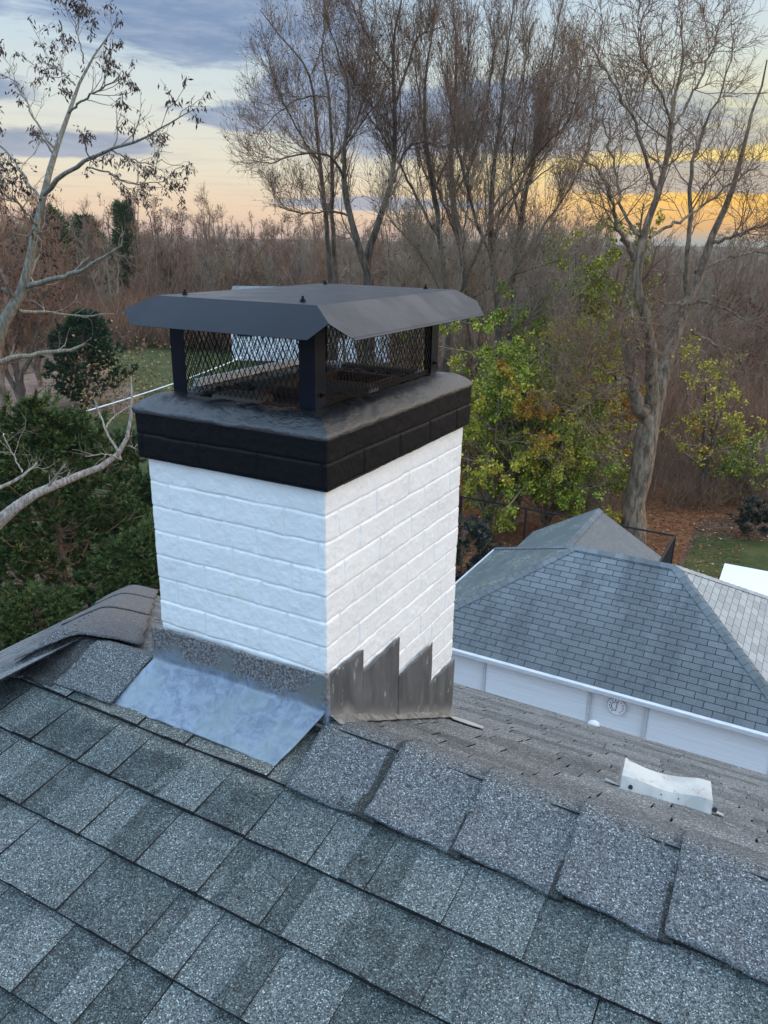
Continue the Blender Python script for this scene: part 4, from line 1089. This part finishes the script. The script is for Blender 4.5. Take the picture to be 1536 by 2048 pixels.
stand_tree([
 [(660, 540, 18), (651, 420, 14), (640, 326, 12), (633, 260, 10), (627, 189, 8), (624, 147, 7), (598, 107, 5), (559, 75, 4), (520, 20, 2.5)],
 [(624, 147, 5), (643, 98, 4.5, .5), (653, 33, 3, .9), (650, -30, 2, 1)],
 [(640, 326, 6), (600, 270, 5, -.4), (570, 210, 4, -.8), (545, 150, 3, -1), (530, 90, 2, -1.2)]], 34, 33, 'leftmost thin bare tree of the stand with top leaning left')
stand_tree([
 [(735, 520, 26), (757, 433, 20), (783, 384, 17), (790, 309, 15), (790, 228, 13), (785, 156, 11), (787, 81, 8), (803, 0, 5), (810, -50, 3)],
 [(791, 210, 9), (805, 160, 8, .4), (822, 114, 7, .7), (832, 75, 5, 1), (890, 49, 3, 1.4)],
 [(788, 365, 8), (812, 293, 7, -.6), (842, 283, 5, -1), (874, 293, 3, -1.3), (920, 290, 2, -1.5)],
 [(785, 156, 6), (750, 100, 5, -.5), (720, 40, 3, -.9), (700, 0, 2, -1)],
 [(790, 260, 6), (750, 220, 5, -.3), (715, 180, 4, -.7), (690, 130, 3, -1)]], 30, 34, 'sturdy bare tree with olive bark forking high in the middle of the stand')
fans = [
 (31, 41, 'bare tree with red brown twigs just right of the olive trunk', [(900, 620, 22), (880, 480, 18), (868, 380, 14), (850, 290, 12), (846, 190, 9), (862, 90, 6), (870, 0, 3)],
  [[(880, 480, 11), (835, 400, 9, -.5), (800, 330, 7, -1), (765, 270, 5, -1.4), (730, 220, 3, -1.8)], [(868, 380, 9), (905, 300, 7, .6), (930, 200, 5, 1), (935, 100, 3, 1.2), (950, 10, 2, 1.3)]]),
 (33, 42, 'tallest bare tree in the centre of the stand, stems nearly upright', [(940, 640, 24), (925, 500, 20), (905, 400, 16), (900, 300, 13), (912, 200, 10), (915, 100, 7), (905, 0, 4), (900, -60, 2)],
  [[(925, 500, 10), (900, 440, 9, .6), (860, 340, 7, 1), (845, 240, 5, 1.3), (830, 130, 3, 1.6)], [(905, 400, 9), (945, 330, 8, -.6), (965, 240, 6, -1), (985, 140, 4, -1.3), (990, 40, 2, -1.5)]]),
 (28, 43, 'grey bare tree with stems spreading to both sides at the right of the stand', [(1000, 640, 26), (985, 520, 22), (980, 420, 17), (990, 330, 13), (1000, 240, 10), (1010, 140, 7), (1020, 50, 4), (1030, -20, 2)],
  [[(985, 520, 12), (950, 440, 10, -.5), (925, 340, 8, -1), (905, 230, 5, -1.4), (890, 150, 3, -1.6)], [(984, 480, 11), (1030, 400, 9, .6), (1065, 310, 7, 1), (1090, 220, 5, 1.3), (1120, 130, 3, 1.6)], [(980, 420, 8), (1040, 350, 7, -.6), (1090, 290, 5, -1), (1140, 240, 3, -1.3)]]),
 (30, 44, 'bare tree at the right end of the stand leaning towards the yellow glow', [(1020, 660, 22), (1030, 540, 18), (1040, 440, 14), (1060, 350, 11), (1085, 260, 8), (1095, 160, 6), (1110, 70, 4), (1125, 0, 2)],
  [[(1030, 540, 10), (1075, 470, 8, .5), (1120, 410, 6, .9), (1160, 340, 4, 1.2), (1180, 270, 2, 1.5)], [(1040, 440, 8), (1020, 360, 7, -.6), (1030, 260, 5, -1), (1050, 150, 3, -1.2), (1060, 50, 2, -1.3)], [(1060, 350, 6), (1110, 290, 5, .8), (1150, 210, 4, 1.2), (1165, 120, 2, 1.4)]]),
 (27, 45, 'low spreading bare tree with grey twigs above the chimney cap', [(880, 760, 20), (905, 640, 17), (930, 560, 14), (960, 490, 11), (1000, 420, 8), (1050, 370, 5), (1110, 330, 3)],
  [[(905, 640, 9), (870, 560, 7, -.5), (830, 490, 5, -.9), (780, 440, 3, -1.2)], [(930, 560, 8), (925, 470, 6, .6), (940, 390, 4, 1), (930, 310, 3, 1.2)], [(915, 610, 8), (980, 580, 6, -1), (1050, 540, 5, -1.6), (1120, 520, 3, -2)], [(905, 640, 8), (960, 650, 6, -1.2), (1020, 660, 4, -2), (1090, 640, 3, -2.6)]]),
]
for D_, sd_, lb, main, subs in fans:
    stand_tree([main]+subs, D_, sd_, lb, per=(24, 9, 5), L=(1.2, 3.6), leaf=900, ang=(12, 34), up=.26, twr=(.012, .008, .005), twig='twig_brown' if sd_ != 45 else 'twig_grey', wob=.13, lsz=.05)

# ---- maple with green and yellow leaves
def leafy_tree(base, top, rad, seed, label, nleaf, size, lm, extra=None, stems=5, catg='tree', name='maple_tree', bark='bark_grey', twig='twig_grey', squash=1., hole=.0, low=.15, per=(9, 5, 4)):
    rs = np.random.default_rng(seed); base = np.array(base, float); H = top-base[2]
    P = []; Rr = []
    for i in range(stems):
        a = rs.uniform(0, 2*math.pi); sp_ = rad*.55*rs.uniform(.3, 1)
        e = base+np.array([math.cos(a)*sp_, math.sin(a)*sp_, H*rs.uniform(.7, .98)])
        q = resample([[*base, .02*H], [*(base+np.array([math.cos(a)*.1, math.sin(a)*.1, H*.2])), .016*H], [*(base*.45+e*.55+np.array([0, 0, H*.05])), .01*H], [*e, .004*H]], 10)
        P.append(q[:, :3]); Rr.append(q[:, 3])
    P0 = np.stack(P); R0 = np.stack(Rr)
    P1, R1 = sprout(P0, R0, per[0], (rad*.5, rad*1.0), (35, 75), .05, .2, 6, .5, low, rmin=.012, rs=rs)
    P2, R2 = sprout(P1, R1, per[1], (rad*.22, rad*.45), (25, 60), .02, .25, 5, .5, .2, rmin=.008, rs=rs)
    P3, R3 = sprout(P2, R2, per[2], (rad*.1, rad*.2), (25, 60), .0, .3, 4, .6, .2, rmin=.005, rs=rs)
    pts = pick(P3, nleaf*2, rs); sel = vnoise(pts, .9, seed) > hole-.12; pts = pts[sel][:nleaf]
    if extra:
        nsrc = vnoise(pts, .55, seed+5)+rs.normal(size=len(pts))*.07
    root = empty(name, tuple(base), label, catg)
    V, F = tubes(P0, R0, 7); obj('trunk', raw_mesh('trunk', V, F, bark, smooth=True), root)
    V, F = cat([tubes(P1, R1, 4), tubes(P2, R2, 3), tubes(P3, R3, 3)]); obj('branches', raw_mesh('branches', V, F, twig), root)
    if extra:
        ks = [-9]+[e[0] for e in extra]+[9]; ms_ = [lm]+[e[1] for e in extra]
        for i, m in enumerate(ms_):
            q = pts[(nsrc > ks[i]) & (nsrc <= ks[i+1])]
            if len(q): V, F = leafquads(q, size, rs, .6, 1.25, .05); tag(obj('foliage', raw_mesh('foliage', V, F, m), root), {'leaf_green': 'green leaves', 'leaf_yellow': 'yellow leaves', 'leaf_orange': 'orange leaves'}.get(m))
    else:
        V, F = leafquads(pts, size, rs, .6, 1.25, .05); obj('foliage', raw_mesh('foliage', V, F, lm), root)
    return root
def gp(px, d): p = at(px, 900, d); return (p[0], p[1], GZ)
leafy_tree(gp(1040, 25.5), GZ+7.2, 4.1, 51, 'bushy maple with green leaves turning yellow and orange beside the chimney', 60000, .075, 'leaf_green', [(.13, 'leaf_yellow'), (.27, 'leaf_orange')], stems=7)
leafy_tree(gp(985, 24.2), GZ+5.0, 3.0, 53, 'lower green and yellow maple partly hidden by the chimney', 34000, .075, 'leaf_green', [(.08, 'leaf_yellow'), (.24, 'leaf_orange')], stems=5)
leafy_tree(gp(1165, 30), GZ+9.3, 3.6, 54, 'sparse taller maple with yellow green leaves left of the crooked tree', 30000, .08, 'leaf_green', [(-.02, 'leaf_yellow'), (.3, 'leaf_orange')], stems=6, hole=.08)
leafy_tree(gp(1105, 24.5), GZ+3.6, 2.6, 59, 'low wide maple boughs with bright green leaves just behind the black fence', 26000, .075, 'leaf_green', [(.17, 'leaf_yellow'), (.3, 'leaf_orange')], stems=7)
leafy_tree(gp(1415, 29), GZ+6.4, 2.0, 55, 'thin yellow-leaved sapling right of the crooked tree', 3200, .09, 'leaf_yellow', [(.22, 'leaf_orange')], stems=4, name='sapling', hole=.02)
leafy_tree(gp(1185, 24.5), GZ+1.5, 1.5, 56, 'low green shrub at the foot of the maple by the garage', 4200, .08, 'leaf_green', stems=6, catg='shrub', name='shrub')
leafy_tree(gp(1520, 28), GZ+2.6, 1.7, 57, 'green shrub above the lawn at the right edge', 4000, .08, 'leaf_green', stems=6, catg='shrub', name='shrub')
leafy_tree(gp(1545, 48), GZ+6.0, 3.4, 58, 'dark red leaved shrub at the far right edge', 5000, .14, 'leaf_red', stems=6, catg='shrub', name='shrub')

# ---- evergreens
def evergreen(base, H, rad, seed, label, n, mat, name='cedar_tree', size=.12, shape=.7, wide=.0, catg='tree', twist=.4):
    rs = np.random.default_rng(seed); base = np.array(base, float)
    # boughs
    nb = int(H*34); hb_ = rs.uniform(.03, .97, nb)**1.05; a = rs.uniform(0, 2*math.pi, nb)
    prof = lambda h: rad*np.clip((1-h), 0, 1)**shape*(.35+.65*np.clip(h/.18, 0, 1))
    L = prof(hb_)*rs.uniform(.55, 1.12, nb)*(1+.25*np.sin(3*a+seed)*twist)
    d = np.stack([np.cos(a), np.sin(a), np.full(nb, .28)], 1); st = base+np.array([0, 0, 1.])*(hb_*H)[:, None]
    k = np.linspace(0, 1, 6); P = st[:, None, :]+d[:, None, :]*(L[:, None]*k)[:, :, None]; P[:, :, 2] += (.28*L)[:, None]*(k**2)[None, :]-.12*L[:, None]*k
    P[:, 1:] += rs.normal(size=P[:, 1:].shape)*.04*rad/2
    Rr = (np.maximum(L*.012, .006))[:, None]*np.linspace(1, .3, 6)[None, :]
    per = max(4, n//nb//5)
    P2, R2 = sprout(P, Rr, 5, (rad*.13, rad*.26), (25, 60), .12, .2, 4, .6, .3, rmin=.004, rs=rs)
    c = pick(P2, n, rs)
    tr = resample([[*base, H*.02], [*(base+np.array([0, 0, H*.97])), H*.003]], 10)
    root = empty(name, tuple(base), label, catg)
    V, F = tubes(tr[None, :, :3], tr[None, :, 3], 7); obj('trunk', raw_mesh('trunk', V, F, 'bark_brown', smooth=True), root)
    V, F = cat([tubes(P, Rr, 3), tubes(P2, R2, 3)]); obj('branches', raw_mesh('branches', V, F, 'twig_brown'), root)
    # tufts: thin pointed sprays growing outward and up
    out_ = nrmz(c-base*[1, 1, 0]-np.array([0, 0, 1])*c[:, 2:3])*1.; m = len(c)
    a_ = nrmz(np.stack([out_[:, 0], out_[:, 1], np.full(m, .7)], 1)+rs.normal(size=(m, 3))*.65); b_ = nrmz(np.cross(a_, rs.normal(size=(m, 3))))
    s = size*rs.uniform(.6, 1.3, (m, 1)); V = np.stack([c, c+a_*s*.7+b_*s*.20, c+a_*s*1.8, c+a_*s*.7-b_*s*.20], 1).reshape(-1, 3)
    obj('foliage', raw_mesh('foliage', V, np.arange(4*m).reshape(-1, 4), mat), root)
    return root
evergreen(gp(190, 44), 5.0, 2.7, 61, 'rounded dark green juniper standing beyond the cedars', 45000, 'leaf_juniper', 'juniper_tree', .13, .5)
evergreen(gp(95, 15.5), 6.1, 2.6, 62, 'large dark olive cedar filling the lower left corner', 90000, 'leaf_cedar', size=.075, shape=.55)
evergreen(gp(270, 13.5), 3.9, 2.2, 63, 'broad cedar nearest the chimney behind the roof corner', 78000, 'leaf_cedar', size=.065, shape=.5)
evergreen(gp(20, 12.), 3.4, 2.0, 64, 'low cedar at the left edge just above the roof', 60000, 'leaf_cedar', size=.06, shape=.5)
evergreen(gp(215, 18.5), 4.6, 2.4, 65, 'yellow green cedar between the larger cedars and the juniper', 54000, 'leaf_cedar', size=.07, shape=.5)
evergreen(gp(330, 17.5), 4.3, 2.2, 66, 'cedar mostly hidden behind the left side of the chimney', 48000, 'leaf_cedar', size=.07, shape=.55)
evergreen((-6.6, 17.0, GZ), 2.1, 1.25, 67, 'dark glossy clipped holly bush beside the garage', 14000, 'leaf_holly', 'holly_bush', .07, .3, catg='bush')
evergreen(gp(1540, 24.5), 1.2, .8, 68, 'small dark bush at the back edge of the lawn', 4000, 'leaf_holly', 'bush', .08, .3, catg='bush')

# ---- the wood beyond: eight kinds of bare tree, copied
def wood_tree(seed, H, twig, bark, per=(13, 7, 4), leaf=0, lm='leaf_tan'):
    rs = np.random.default_rng(seed); st = rs.integers(1, 4); P = []; Rr = []
    for i in range(st+2):
        a = rs.uniform(0, 6.28); sp_ = H*rs.uniform(.04, .22); h = H*rs.uniform(.7, 1.)
        b0 = np.zeros(3); f = H*rs.uniform(.05, .35)
        mid = np.array([0, 0, f]); e = np.array([math.cos(a)*sp_, math.sin(a)*sp_, h])
        q = resample([[*b0, H*.014], [*mid, H*.011], [*((mid+e)/2+np.array([math.cos(a), math.sin(a), 0])*sp_*.25), H*.007], [*e, H*.002]], 12)
        q[1:-1, :2] += rs.normal(size=(10, 2))*H*.006
        P.append(q[:, :3]); Rr.append(q[:, 3])
    P0, R0 = np.stack(P), np.stack(Rr)
    P1, R1 = sprout(P0, R0, per[0], (H*.10, H*.26), (20, 55), .16, .16, 6, .45, .2, rmin=.018, rs=rs)
    P2, R2 = sprout(P1, R1, per[1], (H*.05, H*.12), (20, 55), .12, .2, 4, .6, .15, rmin=.013, rs=rs)
    P3, R3 = sprout(P2, R2, per[2], (H*.03, H*.06), (20, 55), .08, .25, 3, .6, .15, rmin=.010, rs=rs)
    mt = raw_mesh('trunk', *tubes(P0, R0, 5), bark, smooth=True); mc = raw_mesh('crown', *cat([tubes(P1, R1, 3), tubes(P2, R2, 3), tubes(P3, R3, 3)]), twig)
    mf = raw_mesh('foliage', *leafquads(pick(P3, leaf, rs), .13, rs, .8, 1.5), lm) if leaf else None
    return mt, mc, mf
kinds = [('twig_red', 'bark_brown', 0, None), ('twig_brown', 'bark_brown', 0, None), ('twig_grey', 'bark_grey', 0, None), ('twig_brown', 'bark_grey', 500, 'leaf_tan'), ('twig_red', 'bark_brown', 900, 'leaf_dark'), ('twig_grey', 'bark_pale', 0, None), ('twig_brown', 'bark_brown', 300, 'leaf_tan'), ('twig_grey', 'bark_grey', 0, None)]
klabel = ['bare red brown tree in the wood beyond the yards', 'bare dark brown tree in the wood beyond the yards', 'bare grey-twigged tree in the wood beyond the yards', 'brown tree in the wood holding some tan leaves', 'reddish tree in the wood still holding dark leaves', 'bare pale-trunked tree in the wood beyond the yards', 'brown tree in the wood holding a few tan leaves', 'bare grey tree with many fine twigs in the wood beyond the yards']
protos = []
for i, (tw, bk, lf, lm) in enumerate(kinds): protos.append(wood_tree(200+i, 10., tw, bk, leaf=lf, lm=lm))
rs = np.random.default_rng(77)
def place_wood(px, d, H, k, name='wood_tree'):
    p = at(px, 600, d); mt, mc, mf = protos[k]
    r = empty(name, (p[0], p[1], GZ), klabel[k], 'tree', 'bare trees of the wood, kind %s' % klabel[k].split(' in the')[0])
    r.scale = (H/10*rs.uniform(.85, 1.2), H/10*rs.uniform(.85, 1.2), H/10); r.rotation_euler = (0, 0, rs.uniform(0, 6.28))
    for nm, m in (('trunk', mt), ('crown', mc), ('foliage', mf)):
        if m is not None: o = bpy.data.objects.new(nm, m); COL.objects.link(o); o.parent = r
cnt = 0
for d0, d1, n_, h0, h1 in ((44, 56, 34, 8, 11.5), (56, 75, 60, 9, 12), (75, 100, 80, 9.5, 12.5), (100, 150, 110, 11, 15)):
    for i in range(n_):
        px = -80+1700*(i+rs.uniform(0, 1))/n_; d = rs.uniform(d0, d1)
        h = rs.uniform(h0, h1)*rs.uniform(.72, 1.08); k = int(rs.integers(0, 8))
        if px < 320: k = int(rs.choice([0, 0, 1, 4, 5, 3])); h *= 1.08
        if px > 1230: h *= .80; k = int(rs.choice([1, 2, 7, 6, 0]))
        if d < 75 and 430 < px < 760: h = min(h, 7.5) if d < 62 else h
        if d < 70 and px < 780: continue
        if d < 58 and px > 1200: h *= .8
        place_wood(px, d, h, k); cnt += 1
for i, px in enumerate((640, 700, 770, 850, 910, 960, 1030, 1090, 1150)):
    place_wood(px+rs.uniform(-15, 15), rs.uniform(31, 40), rs.uniform(8.2, 9.8), int(rs.choice([0, 1, 2, 7])))
place_wood(15, 44, 12.5, 4); place_wood(60, 50, 11.5, 4); place_wood(-20, 40, 12, 0)
for px_, d_, H_, r_, sd_, lb_ in ((288, 92, 12.6, 1.9, 401, 'narrow dark fir rising above the wood at left of the cap'), (150, 96, 11.8, 4.2, 402, 'broad dark evergreen on the skyline behind the pale leaning tree'), (215, 104, 11.2, 3.4, 403, 'low dark evergreen on the skyline between the two taller ones')):
    evergreen(gp(px_, d_), H_, r_, sd_, lb_, 9000, 'leaf_cedar', 'fir_tree', .42, .5)
# skyline evergreens above
# thicket and far wood: uncountable
def brush(name, n, dr, pr, hr_, per, mat, seed, rad=.03, leafy=None, bias=1., lean=.5, topfn=None):
    rs = np.random.default_rng(seed); d = dr[0]+(dr[1]-dr[0])*rs.uniform(0, 1, n)**bias; px = rs.uniform(pr[0], pr[1], n)
    dirs = HF[None, :]+((px-768)/FPX*1.06)[:, None]*cr_[None, :]*[1, 1, 0]
    d = np.where((px < 780) & (d < 67), d+27, d)
    b = CAM[None, :]+dirs*d[:, None]; b[:, 2] = GZ
    H = rs.uniform(hr_[0], hr_[1], n)
    if topfn is not None: H *= topfn(px, d)
    b = np.repeat(b, per, 0); H = np.repeat(H, per)*rs.uniform(.45, 1, n*per); rr = np.repeat(rad*d/50, per)
    m = len(b); wd = H*.30
    b[:, :2] += rs.normal(size=(m, 2))*wd[:, None]*.5; 
    hs0 = rs.uniform(0, .55, m); st = b.copy(); st[:, 2] += H*hs0
    dv = nrmz(np.stack([rs.normal(size=m)*lean, rs.normal(size=m)*lean, np.ones(m)], 1)); ln = (H*(1-hs0))*rs.uniform(.6, 1, m)
    k = np.linspace(0, 1, 4); bend = rs.normal(size=(m, 1, 3))*.12
    P = st[:, None, :]+dv[:, None, :]*(ln[:, None]*k)[:, :, None]+bend*(ln[:, None]*k**2)[:, :, None]
    Rr = rr[:, None]*np.array([1, .8, .6, .3])[None, :]
    V, F = tubes(P, Rr, 3)
    o = obj(name, raw_mesh(name, V, F, mat)); tag(o, kind='stuff')
    return P
P = brush('undergrowth', 1500, (42, 72), (-100, 1650), (2.2, 4.6), 26, 'twig_brown', 301, rad=.017); tag(bpy.context.scene.objects['undergrowth'], 'tangle of brown brush and saplings between yard and wood', 'undergrowth')
P = brush('thicket', 900, (36, 58), (1180, 1650), (2.0, 3.6), 26, 'twig_red', 302, rad=.015); tag(bpy.context.scene.objects['thicket'], 'dense red brown thicket beyond the lawn at the right', 'thicket')
P = brush('far_wood', 5200, (110, 420), (-150, 1700), (6.0, 10.6), 16, 'twig_grey', 303, rad=.028, bias=1.5, lean=.35, topfn=lambda p, d: np.where(p > 1230, .84, 1.0+.12*np.sin(p*.021)+.08*np.sin(p*.057+1))); tag(bpy.context.scene.objects['far_wood'], 'far off bare wood merging into a grey brown band below the sky', 'wood')
P = brush('bramble', 520, (27, 40), (1120, 1650), (1.0, 2.4), 26, 'twig_brown', 304, rad=.013); tag(bpy.context.scene.objects['bramble'], 'low brown brambles behind the crooked tree', 'brambles')
P = brush('saplings', 620, (40, 58), (-100, 700), (3.0, 6.5), 22, 'twig_red', 305, rad=.016, lean=.4); tag(bpy.context.scene.objects['saplings'], 'mass of thin red brown saplings at the left edge of the wood', 'saplings')
# tan leaves caught in the brush near the juniper
rs = np.random.default_rng(88); n_ = 2600
px = rs.normal(260, 70, n_); d = rs.uniform(38, 50, n_); c = CAM+(HF[None, :]+((px-768)/FPX*1.06)[:, None]*cr_[None, :]*[1, 1, 0])*d[:, None]; c[:, 2] = GZ+np.abs(rs.normal(0, 1.7, n_))+.3
o = obj('dry_leaves', raw_mesh('dry_leaves', *leafquads(c, .13, rs, .8, 1.4), 'leaf_tan')); tag(o, 'dry tan leaves clinging in the brush beside the juniper', 'dry leaves', kind='stuff')
# fallen leaves
n_ = 9000; x = rs.uniform(-12, 0, n_); y = rs.uniform(17, 29, n_); x = np.r_[x, rs.uniform(-2, 9, 2500)]; y = np.r_[y, rs.uniform(25.5, 30, 2500)]
c = np.stack([x, y, np.full(len(x), GZ+.02)], 1)
V, F = leafquads(c, .085, rs, 0, 1.1); V[:, 2] = GZ+.014+np.abs(V[:, 2]-GZ-.02)*.5
o = obj('fallen_leaves', raw_mesh('fallen_leaves', V, F, 'leaf_litter')); tag(o, 'orange and brown fallen leaves around the fence and tree foot', 'fallen leaves', kind='stuff')
# overhead cable at left
a, b_ = at(-40, 882, 24), at(520, 700, 46)
ks = np.linspace(0, 1, 30)[:, None]; Pc = a*(1-ks)+b_*ks; Pc[:, 2] -= .25*np.sin(math.pi*ks[:, 0])
V, F = tubes(Pc[None], np.full((1, 30), .028), 6)
tag(obj('overhead_cable', raw_mesh('overhead_cable', V, F, 'tarp', smooth=True)), 'thin white overhead cable crossing above the cedars at left', 'cable')
# haze
hzm = bpy.data.materials.new('haze_air'); hzm.use_nodes = True; ht = NT(hzm.node_tree); ht.n.clear()
pv = ht.new('ShaderNodeVolumePrincipled'); pv.inputs['Color'].default_value = (.95, .9, .88, 1); pv.inputs['Density'].default_value = .0002; pv.inputs['Anisotropy'].default_value = .2
ho = ht.new('ShaderNodeOutputMaterial'); ht.l.new(pv.outputs[0], ho.inputs['Volume']); MATS['haze_air'] = hzm
hb2 = MB(); hb2.box((-150, 150, (GZ-1+24)/2), (1100, 1000, 24-GZ+1)); hzo = hb2.build('haze', 'haze_air'); tag(hzo, 'thin evening haze over the whole place', 'haze', kind='stuff')
print('scene built', len(bpy.data.objects), 'objects; wood', cnt)
